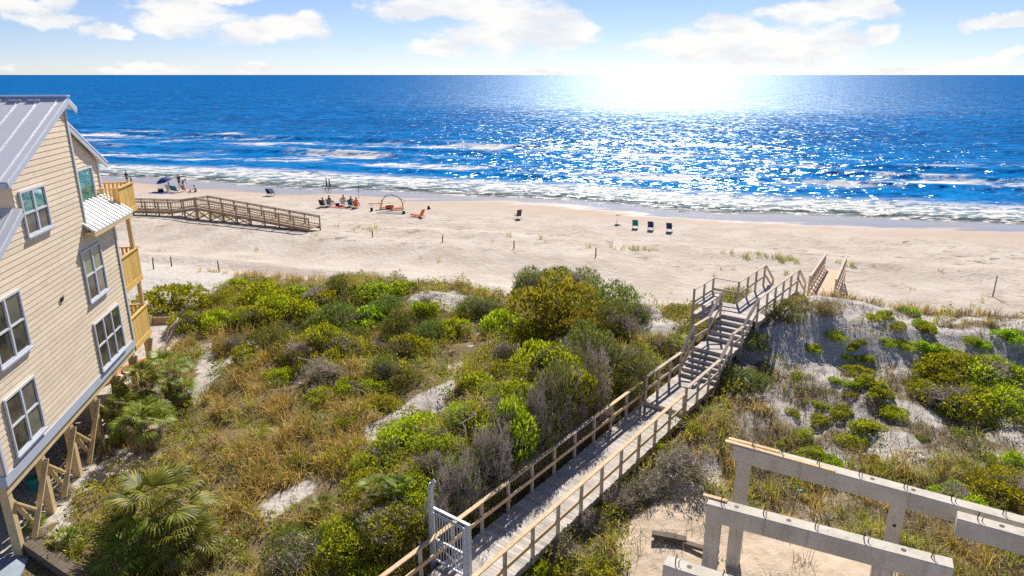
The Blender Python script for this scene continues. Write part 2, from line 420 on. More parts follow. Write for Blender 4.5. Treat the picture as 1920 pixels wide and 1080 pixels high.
def make_water():
    m, t, out = new_mat('sea_water')
    g = t.add('ShaderNodeNewGeometry'); P = g.outputs['Position']
    w = t.vmath('DOT_PRODUCT', P, (SH[0], SH[1], 0)); l = t.vmath('DOT_PRODUCT', P, (SH[1], -SH[0], 0))
    Q = t.mapping(P, rot=(0, 0, R(17.6)), scale=(0.45, 1, 1))
    a = t.noise(Q, 0.9, 5, 0.7, '2D', 'Color'); b = t.noise(Q, 0.16, 3, 0.6, '2D', 'Color')
    va = t.vmath('SUBTRACT', a, (0.5, 0.5, 0.5)); vb = t.vmath('SUBTRACT', b, (0.5, 0.5, 0.5))
    va = t.vmath('MULTIPLY', va, (1.9, 2.4, 0)); vb = t.vmath('MULTIPLY', vb, (0.35, 0.5, 0))
    far = t.smooth(w, 110.0, 420.0)
    amp = t.math('SUBTRACT', 1.0, t.math('MULTIPLY', far, 0.42))
    va0 = t.add('ShaderNodeVectorMath', operation='SCALE', ins={0: va, 3: amp}).outputs[0]
    nrm = t.vmath('NORMALIZE', t.vmath('ADD', t.vmath('ADD', va0, vb), g.outputs['Normal']))
    nb = t.noise(Q, 0.035, 5, 0.6, '2D'); nm = t.noise(Q, 0.25, 5, 0.65, '2D')
    deep = t.mix(t.smooth(nb, 0.35, 0.65), (0.003, 0.125, 0.37), (0.005, 0.175, 0.49))
    deep = t.mix(t.smooth(nm, 0.46, 0.62), deep, (0.0006, 0.06, 0.22))
    near = t.mix(t.smooth(nm, 0.35, 0.65), (0.002, 0.20, 0.52), (0.001, 0.13, 0.40))
    c = t.mix(t.smooth(w, 230.0, 110.0), deep, near)
    # green-grey translucency right at the shore
    c = t.mix(t.smooth(w, 112.0, 96.0), c, (0.16, 0.25, 0.27))
    # foam
    wn = t.noise(Q, 0.06, 5, 0.65, '2D')
    sw = attr_fac(t, 'shore')                     # metres seaward of the waterline
    wd = t.math('ADD', sw, t.math('ADD', t.math('MULTIPLY', t.math('SUBTRACT', wn, 0.5), 16.0), t.math('MULTIPLY', t.math('SUBTRACT', t.noise(Q, 0.014, 2, 0.5, '2D'), 0.5), 34.0)))
    wd = t.math('ADD', sw, t.math('MULTIPLY', t.math('SUBTRACT', wd, sw), t.math('ADD', 0.35, t.math('MULTIPLY', t.smooth(sw, 14.0, 30.0), 0.65))))
    lace = t.add('ShaderNodeTexVoronoi', ins={'Vector': t.vmath('ADD', Q, t.vmath('MULTIPLY', va, (0.9, 0.9, 0))), 'Scale': 0.75}); lace.feature = 'DISTANCE_TO_EDGE'
    lc = t.smooth(lace.outputs['Distance'], 0.20, 0.03)
    fn = t.noise(Q, 0.55, 7, 0.75, '2D')
    fb = t.noise(t.mapping(P, rot=(0, 0, R(17.6)), scale=(0.42, 1, 1)), 0.11, 5, 0.6, '2D')
    wash = t.smooth(wd, 17.0, 11.5)
    washf = t.math('MULTIPLY', wash, t.smooth(t.math('ADD', t.math('ADD', fn, t.math('MULTIPLY', lc, 0.16)), t.math('MULTIPLY', t.smooth(wd, 10.5, 4.0), -0.10)), 0.46, 0.62))
    def band(c0, hw, th, soft=0.10):
        bb = t.smooth(t.math('ABSOLUTE', t.math('SUBTRACT', wd, c0)), hw, hw * 0.25)
        return t.math('MULTIPLY', bb, t.smooth(t.math('ADD', t.math('MULTIPLY', fb, 0.65), t.math('ADD', t.math('MULTIPLY', fn, 0.35), t.math('MULTIPLY', lc, 0.05))), th, th + soft))
    f = washf
    for c0, hw, th in ((26, 6, 0.515), (40, 6, 0.53), (60, 10, 0.525), (74, 5, 0.57), (100, 8, 0.66)):
        f = t.math('MAXIMUM', f, band(c0, hw, th))
    caps = t.math('MULTIPLY', t.smooth(t.noise(t.mapping(P, rot=(0, 0, R(17.6)), scale=(0.35, 1, 1)), 0.33, 5, 0.6, '2D'), 0.70, 0.75), 0.75)
    f = t.math('MINIMUM', t.math('MAXIMUM', f, caps), 1.0)
    thin = t.smooth(sw, -0.5, 9.0)
    dif = t.add('ShaderNodeBsdfDiffuse', ins={'Color': c, 'Normal': nrm})
    fr = t.add('ShaderNodeFresnel', ins={'IOR': 1.33, 'Normal': nrm})
    fac = t.math('MINIMUM', t.math('ADD', fr.outputs[0], 0.01), 0.095)
    gl = t.add('ShaderNodeBsdfGlossy', distribution='BECKMANN', ins={'Color': (0.78, 0.91, 1.0, 1), 'Roughness': t.math('ADD', 0.27, t.math('MULTIPLY', far, 0.20)), 'Normal': nrm})
    mx = t.add('ShaderNodeMixShader', ins={0: fac, 1: dif.outputs[0], 2: gl.outputs[0]})
    fo = t.add('ShaderNodeBsdfDiffuse', ins={'Color': (0.74, 0.71, 0.67, 1)})
    mf = t.add('ShaderNodeMixShader', ins={0: f, 1: mx.outputs[0], 2: fo.outputs[0]})
    # the last film of the swash lets the sand show through
    tr = t.add('ShaderNodeBsdfTransparent')
    keep = t.math('MAXIMUM', thin, f)
    mm = t.add('ShaderNodeMixShader', ins={0: keep, 1: tr.outputs[0], 2: mf.outputs[0]})
    t.l.new(mm.outputs[0], out.inputs[0])
    return m

M = {}
M['sand'] = make_sand(); M['water'] = make_water()
M['deck'] = wood('weathered_deck', (0.50, 0.45, 0.405), 0.2, 0.2)
M['rail'] = wood('weathered_rail', (0.46, 0.375, 0.29), 0.28, 0.25)
M['newrail'] = wood('fresh_rail_timber', (0.62, 0.44, 0.25), 0.22, 0.2)
M['oldwood'] = wood('old_dark_wood', (0.13, 0.10, 0.075), 0.35, 0.2)
M['driftwood'] = wood('driftwood', (0.36, 0.30, 0.25), 0.35, 0.15)
M['farwood'] = wood('walkover_wood', (0.40, 0.285, 0.19), 0.25, 0.15)
M['ramp'] = wood('ramp_boards', (0.60, 0.43, 0.29), 0.15, 0.1)
M['yellowpine'] = wood('yellow_pine', (0.72, 0.46, 0.13), 0.16, 0.12)
M['cream'] = wood('cream_stilt_paint', (0.66, 0.50, 0.27), 0.14, 0.08)
def concrete():
    m, t, out = new_mat('concrete')
    tcn = t.add('ShaderNodeTexCoord'); O = tcn.outputs['Object']
    n = t.noise(O, 1.2, 6, 0.65); f = t.noise(O, 26.0, 4, 0.7); st = t.noise(t.mapping(O, scale=(5, 5, 0.55)), 1.0, 5, 0.65)
    c = t.mix(t.smooth(n, 0.3, 0.7), (0.54, 0.485, 0.405), (0.70, 0.645, 0.55))
    c = t.mix(t.math('MULTIPLY', t.smooth(st, 0.54, 0.70), 0.55), c, (0.30, 0.275, 0.245))
    c = t.mix(t.math('MULTIPLY', t.smooth(f, 0.62, 0.72), 0.5), c, (0.26, 0.24, 0.21))
    b = t.add('ShaderNodeBsdfPrincipled', ins={'Base Color': c, 'Roughness': 0.9, 'Specular IOR Level': 0.2})
    bn = t.add('ShaderNodeBump', ins={'Strength': 0.35, 'Distance': 0.02, 'Height': t.math('ADD', f, n)})
    t.l.new(bn.outputs[0], b.inputs['Normal']); t.l.new(b.outputs[0], out.inputs[0]); return m
M['concrete'] = concrete()
M['steel'] = simple('rebar', (0.05, 0.045, 0.04), 0.6, 0.3, 20)
M['gate'] = simple('galvanised_gate', (0.52, 0.56, 0.62), 0.42, 0.12, 6, metal=0.25, spec=0.5)
M['siding'] = wood('cream_siding', (0.80, 0.66, 0.495), 0.06, 0.06)
M['trim'] = simple('white_trim', (0.64, 0.66, 0.71), 0.5, 0.05, 3)
M['greytrim'] = simple('grey_trim', (0.50, 0.55, 0.66), 0.55, 0.06, 3)
M['metalroof'] = simple('metal_roof', (0.72, 0.72, 0.76), 0.35, 0.05, 0.8, metal=0.1, spec=0.5)
M['awning'] = simple('awning_metal', (0.80, 0.80, 0.80), 0.4, 0.08, 2.0, metal=0.1, spec=0.5)
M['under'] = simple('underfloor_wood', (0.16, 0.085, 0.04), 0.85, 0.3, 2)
M['rust'] = simple('orange_plastic', (0.72, 0.12, 0.02), 0.4, 0.1, 4)
M['soil'] = simple('soil', (0.20, 0.14, 0.09), 0.9, 0.3, 3)
def glassmat():
    m, t, out = new_mat('window_glass')
    tcn = t.add('ShaderNodeTexCoord')
    n = t.noise(tcn.outputs['Object'], 1.4, 3, 0.6)
    c = t.mix(t.smooth(n, 0.35, 0.65), (0.03, 0.03, 0.03), (0.12, 0.105, 0.09))
    oi = t.add('ShaderNodeObjectInfo')
    c = t.mix(t.math('MULTIPLY', t.smooth(oi.outputs['Random'], 0.45, 1.0), 0.55), c, (0.30, 0.29, 0.26))
    b = t.add('ShaderNodeBsdfPrincipled', ins={'Base Color': c, 'Roughness': 0.06, 'Specular IOR Level': 0.6})
    bn = t.add('ShaderNodeBump', ins={'Strength': 0.05, 'Distance': 0.05, 'Height': t.noise(tcn.outputs['Object'], 2.5, 2, 0.5)})
    t.l.new(bn.outputs[0], b.inputs['Normal'])
    t.l.new(b.outputs[0], out.inputs[0]); return m
M['glass'] = glassmat()
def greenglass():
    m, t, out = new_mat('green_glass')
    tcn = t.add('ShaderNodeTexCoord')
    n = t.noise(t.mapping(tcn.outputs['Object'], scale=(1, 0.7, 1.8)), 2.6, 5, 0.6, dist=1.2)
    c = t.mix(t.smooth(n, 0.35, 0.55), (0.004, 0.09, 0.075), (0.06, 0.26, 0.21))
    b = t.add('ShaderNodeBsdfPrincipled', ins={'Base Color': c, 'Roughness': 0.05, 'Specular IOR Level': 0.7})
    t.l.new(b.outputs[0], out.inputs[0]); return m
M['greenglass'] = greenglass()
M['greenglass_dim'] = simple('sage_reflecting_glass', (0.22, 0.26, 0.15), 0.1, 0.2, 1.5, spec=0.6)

# leaves
M['L_oak'] = leafmat('yellow_green_leaves', (0.12, 0.18, 0.008), (0.68, 0.68, 0.022), tr=0.5)
M['L_fresh'] = leafmat('fresh_green_leaves', (0.16, 0.25, 0.010), (0.64, 0.70, 0.035), tr=0.5)
M['L_dark'] = leafmat('grey_green_leaves', (0.07, 0.10, 0.02), (0.38, 0.42, 0.09), tr=0.35)
M['L_gold'] = leafmat('golden_leaves', (0.20, 0.18, 0.014), (0.52, 0.42, 0.04), tr=0.45, huev=0.012)
M['L_brown'] = leafmat('russet_leaves', (0.16, 0.125, 0.03), (0.48, 0.38, 0.10), huev=0.01)
M['L_palm'] = leafmat('palm_fronds', (0.03, 0.085, 0.006), (0.47, 0.50, 0.055), tr=0.4, spec=0.3, rough=0.5)
M['L_deadpalm'] = leafmat('dry_fronds', (0.26, 0.18, 0.09), (0.48, 0.37, 0.22), tr=0.15)
M['G_brown'] = leafmat('brown_grass_blades', (0.34, 0.225, 0.045), (0.82, 0.61, 0.19), tr=0.35, objvar=0.0, huev=0.0)
M['G_green'] = leafmat('green_grass_blades', (0.24, 0.27, 0.02), (0.66, 0.62, 0.07), tr=0.35, objvar=0.0, huev=0.0)
M['G_dark'] = leafmat('dark_dry_stems', (0.09, 0.07, 0.045), (0.40, 0.31, 0.19), tr=0.15, objvar=0.0, huev=0.0)
M['twig'] = leafmat('grey_twigs', (0.30, 0.24, 0.20), (0.74, 0.64, 0.55), tr=0.05, huev=0.0, spec=0.2)
M['stem'] = simple('shrub_stems', (0.13, 0.10, 0.075), 0.9, 0.3, 6)
M['palmtrunk'] = simple('palm_trunk', (0.20, 0.15, 0.10), 0.9, 0.35, 12, bump=0.6)

# ------------------------------------------------------------------ ground and sea sheets
def sheet_axes():
    xs = np.concatenate([-np.geomspace(40000, 75, 22), np.arange(-72, -30, 0.7), np.arange(-30, 40, 0.26), np.arange(40, 75, 0.7), np.geomspace(77, 40000, 22)])
    ys = np.concatenate([-np.geomspace(3000, 8, 10), np.arange(-4, 11, 1.5), np.arange(11, 47, 0.24), np.arange(47, 66, 0.4), np.arange(66, 130, 0.7), np.geomspace(132, 40000, 30)])
    return xs, ys
def grid_mesh(name, X, Y, Z, mat, smooth=True):
    ny, nx = X.shape
    V = np.stack([X.ravel(), Y.ravel(), Z.ravel()], 1)
    i = np.arange(nx * ny).reshape(ny, nx)
    F = np.stack([i[:-1, :-1].ravel(), i[:-1, 1:].ravel(), i[1:, 1:].ravel(), i[1:, :-1].ravel()], 1)
    return obj_np(name, V, F, mat, None, smooth)
def set_attr(o, name, vals):
    a = o.data.attributes.new(name, 'FLOAT', 'POINT'); a.data.foreach_set('value', np.asarray(vals, np.float32).ravel())

xs, ys = sheet_axes(); X, Y = np.meshgrid(xs, ys); Z = height(X, Y)
ground = grid_mesh('ground', X, Y, Z, M['sand']); ground['kind'] = 'structure'
gd, gb, gv, gr = zones(X, Y, Z); gplot = zones.plot
Wg = SH[0] * X + SH[1] * Y
Lg = SH[1] * X - SH[0] * Y
set_attr(ground, 'litter', np.clip(np.maximum(gd, 0.36 * gv * (1 - np.clip(gplot * 1.5, 0, 1)) * (Y > 15)), 0, 1)); set_attr(ground, 'warm', np.clip(gplot, 0, 1))
set_attr(ground, 'pale', np.clip(gv, 0, 1) * np.where(Y < 60, 1, 0) * (1 - np.clip(gplot, 0, 1)))
set_attr(ground, 'wet', np.clip(0.5 - (Z - 0.52 - 0.05 * sstep(X, 5, 35)) * 0.9, 0, 1) * sstep(Wg, 78, 82))

ws = np.concatenate([np.arange(84, 190, 0.6), np.geomspace(191, 45000, 90)])
ls = np.concatenate([-np.geomspace(60000, 215, 24), np.arange(-210, 190, 1.0), np.geomspace(192, 60000, 24)])
Lw, Ww = np.meshgrid(ls, ws)
XX = SH[0] * Ww + SH[1] * Lw; YY = SH[1] * Ww - SH[0] * Lw
wob = 5 * fbm(Lw * 0.02, Ww * 0.02, 61, 3)
ZZ = np.zeros_like(XX)
for c0, hh, sg, sd in ((112, .5, 1.6, 1), (121, .85, 2.2, 2), (133, .95, 2.8, 3), (147, .8, 3.2, 4), (163, .7, 3.6, 5), (180, .5, 4, 6)):
    am = hh * np.clip(0.55 + 1.4 * fbm(Lw * 0.022, Lw * 0 + c0, 70 + sd, 2), 0.0, 1.3)
    dd = Ww + wob * (1 + 0.15 * sd) - c0
    ZZ += am * np.where(dd < 0, np.exp(-(dd / (sg * 0.6)) ** 2), np.exp(-(dd / (sg * 1.5)) ** 2))
ZZ += 0.10 * fbm(Lw * 0.25, Ww * 0.6, 80, 3) * sstep(Ww, 100, 115) * (1 - sstep(Ww, 185, 260))
ZZ += 0.30 * np.sin((Ww + wob * 2) * 0.28) * fbm(Lw * 0.03, Ww * 0.03, 90, 2) * sstep(Ww, 150, 190) * (1 - sstep(Ww, 190, 330))
ZZ += 0.12
sea = grid_mesh('sea', XX, YY, ZZ, M['water']); sea['kind'] = 'structure'
gz = height(XX, YY)
set_attr(sea, 'shore', np.where(Ww < 135, np.minimum((0.12 - gz) * 15.0, Ww - 90.5 + 4.0), Ww - 90.5))

# every builder below follows
# ------------------------------------------------------------------ the yellow house on stilts
def ST(s, t, z): return Vector((AX[0] * s + AN[0] * t, AX[1] * s + AN[1] * t, z))

HZ = 3.05
house = empty('beach_house', (-14.8, 17.36, HZ), math.atan2(0.1809, 0.9835))
tag(house, 'cream clapboard beach house on timber stilts with grey metal roof and yellow balconies', 'house')
def hpart(mb, name, mat, parent=None, **k):
    o = mb.build(name, M[mat] if isinstance(mat, str) else mat, parent or house, **k)
    if parent is None: o.location.z = -HZ
    return o
def left_edge(z):
    if z < 10.9: return 0.0
    if z < 12.9: return (z - 10.9) / 2.0 * 3.73
    if z < 13.8: return 3.73
    return 3.65 + (z - 13.8) * 4.75 / 2.28
def right_edge(z): return 11.05 if z < 11.15 else 8.45
# wall bodies (backing) and lapped boards in front of them
mb = MB()
prof = [(0, 5.5), (11.05, 5.5), (11.05, 11.15), (8.45, 11.15), (8.45, 16.0), (3.73, 13.8), (3.73, 12.9), (0, 10.9)]
mb.poly([(0, s, z) for s, z in prof])
rec = [(8.45, 11.1), (12.6, 11.1), (12.6, 13.55), (8.45, 16.0)]
mb.poly([(-0.8, s, z) for s, z in rec])
mb.poly([(0, 8.45, 11.15), (-0.8, 8.45, 11.15), (-0.8, 8.45, 16.0), (0, 8.45, 16.0)])      # return of the recess
mb.poly([(0, 0, 5.5), (0, 0, 10.9), (-9, 0, 10.9), (-9, 0, 5.5)])                            # landward wall
mb.poly([(0, 3.73, 12.9), (0, 3.73, 13.8), (-9, 3.73, 13.8), (-9, 3.73, 12.9)])
mb.poly([(0, 11.05, 5.5), (-9, 11.05, 5.5), (-9, 11.05, 11.15), (0, 11.05, 11.15)])          # seaward wall
mb.poly([(-0.8, 12.6, 11.1), (-9, 12.6, 11.1), (-9, 12.6, 13.55), (-0.8, 12.6, 13.55)])
mb.poly([(-9, 0, 5.5), (-9, 0, 10.9), (-9, 3.73, 12.9), (-9, 8.45, 16.0), (-9, 12.6, 13.55), (-9, 11.05, 5.5)])
z = 5.82; srn = random.Random(9)
BH = 0.185
while z < 15.95:
    z1 = min(z + BH, 15.98)
    a0, a1 = left_edge(z + 0.001), left_edge(z1); b = right_edge(z + BH * 0.5)
    if z < 11.1 < z1: b = 11.05
    if b - a1 > 0.02:
        cuts = [a1]; q = a1 + srn.uniform(.8, 3.6)
        while q < b - .5: cuts.append(q); q += srn.uniform(2.6, 4.2)
        cuts.append(b)
        for ci in range(len(cuts) - 1):
            u0 = a0 if ci == 0 else cuts[ci] + .004; v0 = a1 if ci == 0 else cuts[ci] + .004; u1 = cuts[ci + 1] - (.004 if ci < len(cuts) - 2 else 0)
            mb.poly([(0.022, u0, z), (0.022, u1, z), (0.006, u1, z1), (0.006, v0, z1)])
        mb.poly([(0.0, a0, z), (0.0, b, z), (0.022, b, z), (0.022, a0, z)])
    if z > 11.1:
        b0 = min(12.6, 8.45 + (16.0 - z) / 0.59); b1 = min(12.6, 8.45 + (16.0 - z1) / 0.59)
        if b1 > 8.5:
            mb.poly([(-0.770, 8.45, z), (-0.770, b0, z), (-0.794, b1, z1), (-0.794, 8.45, z1)])
            mb.poly([(-0.8, 8.45, z), (-0.8, b0, z), (-0.770, b0, z), (-0.770, 8.45, z)])
    z = z1
hpart(mb, 'wall', 'siding')
# corner boards, skirt band
mb = MB()
mb.box(0.034, 0.07, 10.93, 11.07, 5.86, 11.15); mb.box(-0.10, 0.034, 11.055, 11.09, 5.86, 11.15); hpart(mb, 'corner_board', 'trim'); mb = MB()
mb.box(0.034, 0.065, 8.36, 8.47, 11.2, 15.85); hpart(mb, 'corner_board', 'trim'); mb = MB(); mb.box(0.034, 0.075, -0.02, 0.10, 5.86, 10.85); hpart(mb, 'corner_board', 'trim'); mb = MB()
mb.box(-0.766, -0.73, 12.50, 12.63, 11.3, 13.5)
hpart(mb, 'corner_board', 'trim')
mb = MB(); mb.box(-9.0, 0.05, -0.05, 11.10, 5.48, 5.82)
hpart(mb, 'skirt_band', 'greytrim')
mb = MB(); mb.box(-0.30, -0.02, -0.04, 13.2, 5.18, 5.478); mb.box(-4.7, -4.4, 0, 13.2, 5.18, 5.478); mb.box(-8.8, -8.5, 0, 13.2, 5.18, 5.478)
hpart(mb, 'girder', 'cream', bevel=0.01)
mb = MB()
for k in range(26): mb.box(-8.9, -0.32, 0.1 + k * 0.42, 0.15 + k * 0.42, 5.2, 5.47)
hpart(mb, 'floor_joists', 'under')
# stilts with cross braces and blocks
SS = [0.13, 2.25, 4.4, 6.6, 8.8, 10.95, 13.1]
for i, s in enumerate(SS):
    for x in (-0.17, -4.55, -8.65):
        mb = MB(); top = 5.18 if s < 12 or x < -1 else 5.18
        mb.box(x - 0.12, x + 0.12, s - 0.12, s + 0.12, 2.2, top)
        hpart(mb, 'stilt', 'cream', bevel=0.012)
    if i < len(SS) - 1:
        s2 = SS[i + 1]
        mb = MB(); mb.bar((0.02, s + 0.55, 3.25), (0.02, s2, 5.05), 0.06, 0.17, (1, 0, 0))
        mb.bar((-0.06, s + 0.08, 4.78), (-0.06, s + 1.0, 3.93), 0.07, 0.19, (1, 0, 0))
        mb.bar((-0.30, s2 - 0.75, 3.05), (-0.30, s + 0.2, 5.05), 0.06, 0.17, (1, 0, 0))
        hpart(mb, 'brace', 'cream', bevel=0.008)
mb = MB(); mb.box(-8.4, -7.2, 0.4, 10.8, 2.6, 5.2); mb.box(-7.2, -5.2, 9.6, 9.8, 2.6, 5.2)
hpart(mb, 'added_dark_wall', 'under')  # added brown wall, there to darken the space under the house
# roofs
def slope_panel(mb, x0, x1, sa, za, sb, zb, th=0.07):
    L = math.hypot(sb - sa, zb - za); nz = (sb - sa) / L; ns = -(zb - za) / L
    if nz < 0: nz, ns = -nz, -ns
    c = []
    for k in (0, th):
        c += [(x0, sa + ns * k, za + nz * k), (x1, sa + ns * k, za + nz * k), (x1, sb + ns * k, zb + nz * k), (x0, sb + ns * k, zb + nz * k)]
    mb.hexa(c); return ns, nz
def roof(x0, x1, sa, za, sb, zb, mat, seam=0.42, along=True, name='roof'):
    mb = MB(); ns, nz = slope_panel(mb, x0, x1, sa, za, sb, zb)
    x = x1 - 0.25
    while x > x0:
        mb.bar((x, sa + ns * 0.09, za + nz * 0.09), (x, sb + ns * 0.09, zb + nz * 0.09), 0.03, 0.025, (0, ns, nz))
        x -= seam
    return hpart(mb, name, mat)
roof(-9.2, 0.22, 3.18, 13.86, 8.40, 16.16, 'metalroof', 0.62)
roof(-9.2, 0.22, 8.40, 16.16, 9.02, 15.78, 'metalroof', 0.62)
roof(-9.2, -0.58, 9.03, 15.775, 13.25, 13.30, 'metalroof', 0.62)
roof(-9.2, 0.22, -0.45, 10.74, 3.70, 12.97, 'metalroof', 0.62)
mb = MB()
mb.bar((-9.2, 8.40, 16.27), (0.26, 8.40, 16.27), 0.30, 0.05)
for k in range(14): mb.box(-9.0 + k * 0.62, -8.62 + k * 0.62, 8.02, 8.09, 16.10, 16.16)
hpart(mb, 'ridge_cap', 'greytrim')
mb = MB()                                               # rake boards
mb.bar((0.20, 3.20, 13.78), (0.20, 8.40, 16.07), 0.05, 0.16, (0, -0.4, 0.9)); mb.bar((0.20, 8.40, 16.07), (0.20, 9.0, 15.70), 0.05, 0.16, (0, 0.5, 0.86))
mb.bar((-0.62, 9.05, 15.66), (-0.62, 13.2, 13.20), 0.05, 0.20, (0, 0.5, 0.86)); mb.bar((0.20, -0.42, 10.68), (0.20, 3.68, 12.87), 0.05, 0.16, (0, -0.5, 0.86))
mb.box(-9.2, 0.18, 3.12, 3.17, 13.70, 13.88); mb.box(-9.2, 0.18, -0.52, -0.47, 10.58, 10.78)
hpart(mb, 'rake_board', 'greytrim')
mb = MB(); mb.tube([(-1.15, 4.9, 14.55), (-1.15, 4.9, 15.05)], 0.05, 8); mb.tube([(-1.15, 4.9, 14.58), (-1.15, 4.9, 14.74)], [0.13, 0.06], 8)
hpart(mb, 'vent_pipe', 'steel')
mb = MB(); mb.tube([(0.03, 5.37, 9.50), (0.10, 5.37, 9.52), (0.10, 5.37, 9.64)], 0.03, 8); mb.box(0.03, 0.06, 5.31, 5.43, 9.42, 9.58)
hpart(mb, 'wall_spout', 'steel')
# awning roof over the ledge
mb = MB()
ax0, ax1, az0, az1 = -0.80, 0.44, 12.02, 11.26
mb.hexa([(ax0, 8.46, az0), (ax1, 8.02, az1), (ax1, 12.25, az1), (ax0, 12.62, az0), (ax0, 8.46, az0 + .05), (ax1, 8.02, az1 + .05), (ax1, 12.25, az1 + .05), (ax0, 12.62, az0 + .05)])
for k in range(12):
    f = k / 11; y0 = 8.50 + f * 4.08; y1 = 8.06 + f * 4.15
    mb.bar((ax0, y0, az0 + 0.07), (ax1 + 0.01, y1, az1 + 0.07), 0.05, 0.06)
aw = hpart(mb, 'awning', 'awning')
mb = MB(); mb.box(0.37, 0.43, 8.05, 12.22, 11.10, 11.24); mb.box(0.07, 0.37, 8.05, 8.10, 11.14, 11.27); mb.box(-1.2, 0.0, 11.1, 12.7, 10.92, 11.08)
hpart(mb, 'fascia', 'cream')
# windows
def window(s0, s1, z0, z1, cols, x=0.03, glass='glass', upper=None, rows=2):
    mb = MB(); f = 0.06; d = 0.06
    mb.box(x, x + d, s0, s0 + f, z0, z1); mb.box(x, x + d, s1 - f, s1, z0, z1)
    mb.box(x, x + d, s0 + f, s1 - f, z1 - f * 1.2, z1); mb.box(x, x + d, s0 + f, s1 - f, z0, z0 + f)
    zi0, zi1 = z0 + f, z1 - f * 1.2; cw = (s1 - s0 - 2 * f) / cols
    for c in range(1, cols):
        sc = s0 + f + c * cw; mb.box(x, x + d - 0.005, sc - 0.04, sc + 0.04, zi0, zi1)
    zm = (zi0 + zi1) / 2
    for c in range(cols):
        a = s0 + f + c * cw + (0.05 if c else 0); b = s0 + f + (c + 1) * cw - (0.05 if c < cols - 1 else 0)
        if rows == 2: mb.box(x + 0.004, x + d - 0.012, a, b, zm - 0.03, zm + 0.03)
        for q0, q1 in ((a, a + 0.03), (b - 0.03, b)): mb.box(x + 0.002, x + d - 0.025, q0, q1, zi0, zi1)
    o = hpart(mb, 'window', 'trim')
    for c in range(cols):
        a = s0 + f + c * cw + 0.02; b = s0 + f + (c + 1) * cw - 0.02
        for r in range(rows):
            q0, q1 = (zi0, zi1) if rows == 1 else ((zi0, zm), (zm, zi1))[r]
            p = MB(); p.poly([(x + 0.012, a, q0), (x + 0.012, b, q0), (x + 0.012, b, q1), (x + 0.012, a, q1)])
            p.build('pane', M[upper] if (upper and r == rows - 1) else M[glass], o)
    s = MB(); s.box(x, x + 0.11, s0 - 0.05, s1 + 0.05, z0 - 0.06, z0 - 0.002); s.build('sill', M['greytrim'], o)
window(4.02, 5.70, 12.05, 13.50, 2, upper='greenglass')
window(7.45, 9.25, 8.70, 10.68, 2, upper='greenglass_dim')
window(7.35, 9.95, 5.90, 7.85, 3)
window(0.95, 2.80, 8.80, 10.70, 2)
window(0.72, 2.55, 6.05, 7.90, 2)
window(10.25, 11.85, 11.98, 13.36, 1, x=-0.77, glass='greenglass', rows=1)
# balconies on the seaward end
def balcony(s0, s1, zf, zt, near_picket=False, x=0.0):
    mb = MB(); mb.box(-8.8, x - 0.06, 11.1, s1 - 0.02, zf - 0.12, zf); mb.box(-8.8, x, s1 - 0.02, s1 + 0.06, zf - 0.22, zf + 0.02); mb.box(x - 0.05, x + 0.02, s0, s1, zf - 0.22, zf + 0.03)
    o = hpart(mb, 'balcony', 'yellowpine')
    mb = MB(); k = 0; y = s0
    while y < s1 - 0.05:                                # upright boards of the solid panel
        mb.box(x - 0.03, x - 0.004 - 0.003 * (k % 2), y, min(y + 0.135, s1), zf + 0.06, zt - 0.05); y += 0.14; k += 1
    mb.box(x - 0.08, x + 0.05, s0 - 0.02, s1 + 0.08, zt - 0.05, zt)
    mb.build('panel', M['yellowpine'], o)
    mb = MB(); y = -8.7
    while y < x - 0.1:
        mb.box(y, y + 0.09, s1 - 0.01, s1 + 0.02, zf + 0.06, zt - 0.05); y += 0.17
    mb.box(-8.8, x - 0.09, s1 - 0.05, s1 + 0.07, zt - 0.05, zt)
    mb.build('pickets', M['yellowpine'], o)
    if near_picket:
        mb = MB(); y = -0.76
        while y < x - 0.08:
            mb.box(y, y + 0.05, s0 - 0.03, s0, zf + 0.06, zt - 0.05); y += 0.125
        mb.box(-0.78, x - 0.06, s0 - 0.06, s0 + 0.03, zt - 0.05, zt); mb.box(-0.78, x - 0.06, s0 - 0.04, s0 + 0.01, zf + 0.05, zf + 0.10)
        mb.build('pickets', M['yellowpine'], o)
    mb = MB(); mb.box(x - 0.13, x + 0.0, s1 - 0.12, s1 - 0.0, zf, zt); mb.build('newel', M['yellowpine'], o)
balcony(11.15, 13.30, 5.42, 6.72); balcony(11.15, 13.40, 8.12, 9.46); balcony(12.28, 14.08, 11.26, 12.33, True)
for x in (-0.10, -4.5, -8.6):
    mb = MB(); mb.box(x - 0.08, x + 0.08, 13.02, 13.18, 5.2, 11.04); hpart(mb, 'porch_post', 'cream')

# things under and beside the house
def kayak(loc, rz):
    k = empty('kayak', loc, rz); tag(k, 'orange kayak leaning under the house by its seaward stilts', 'kayak')
    n, m_ = 14, 10; V = []; F = []
    for i in range(n + 1):
        u = i / n * 2 - 1; wv = (1 - abs(u) ** 2.4) * 0.36 + 0.01; hv = 0.17 + 0.16 * abs(u) ** 3
        for j in range(m_):
            a = 2 * math.pi * j / m_; V.append((u * 1.6, wv * math.cos(a), 0.2 + hv * math.sin(a) * (1 if math.sin(a) < 0 else 0.6) + 0.12 * abs(u) ** 3))
    for i in range(n):
        for j in range(m_): F.append((i * m_ + j, i * m_ + (j + 1) % m_, (i + 1) * m_ + (j + 1) % m_, (i + 1) * m_ + j))
    me = bpy.data.meshes.new('hull'); me.from_pydata(V, [], F); me.materials.append(M['rust']); link(bpy.data.objects.new('hull', me), k)
    mb = MB(); mb.tube([(0.35 * math.cos(q / 12 * 6.283), 0.22 * math.sin(q / 12 * 6.283), 0.33) for q in range(13)], 0.03, 5); mb.build('cockpit_rim', M['steel'], k)
    return k
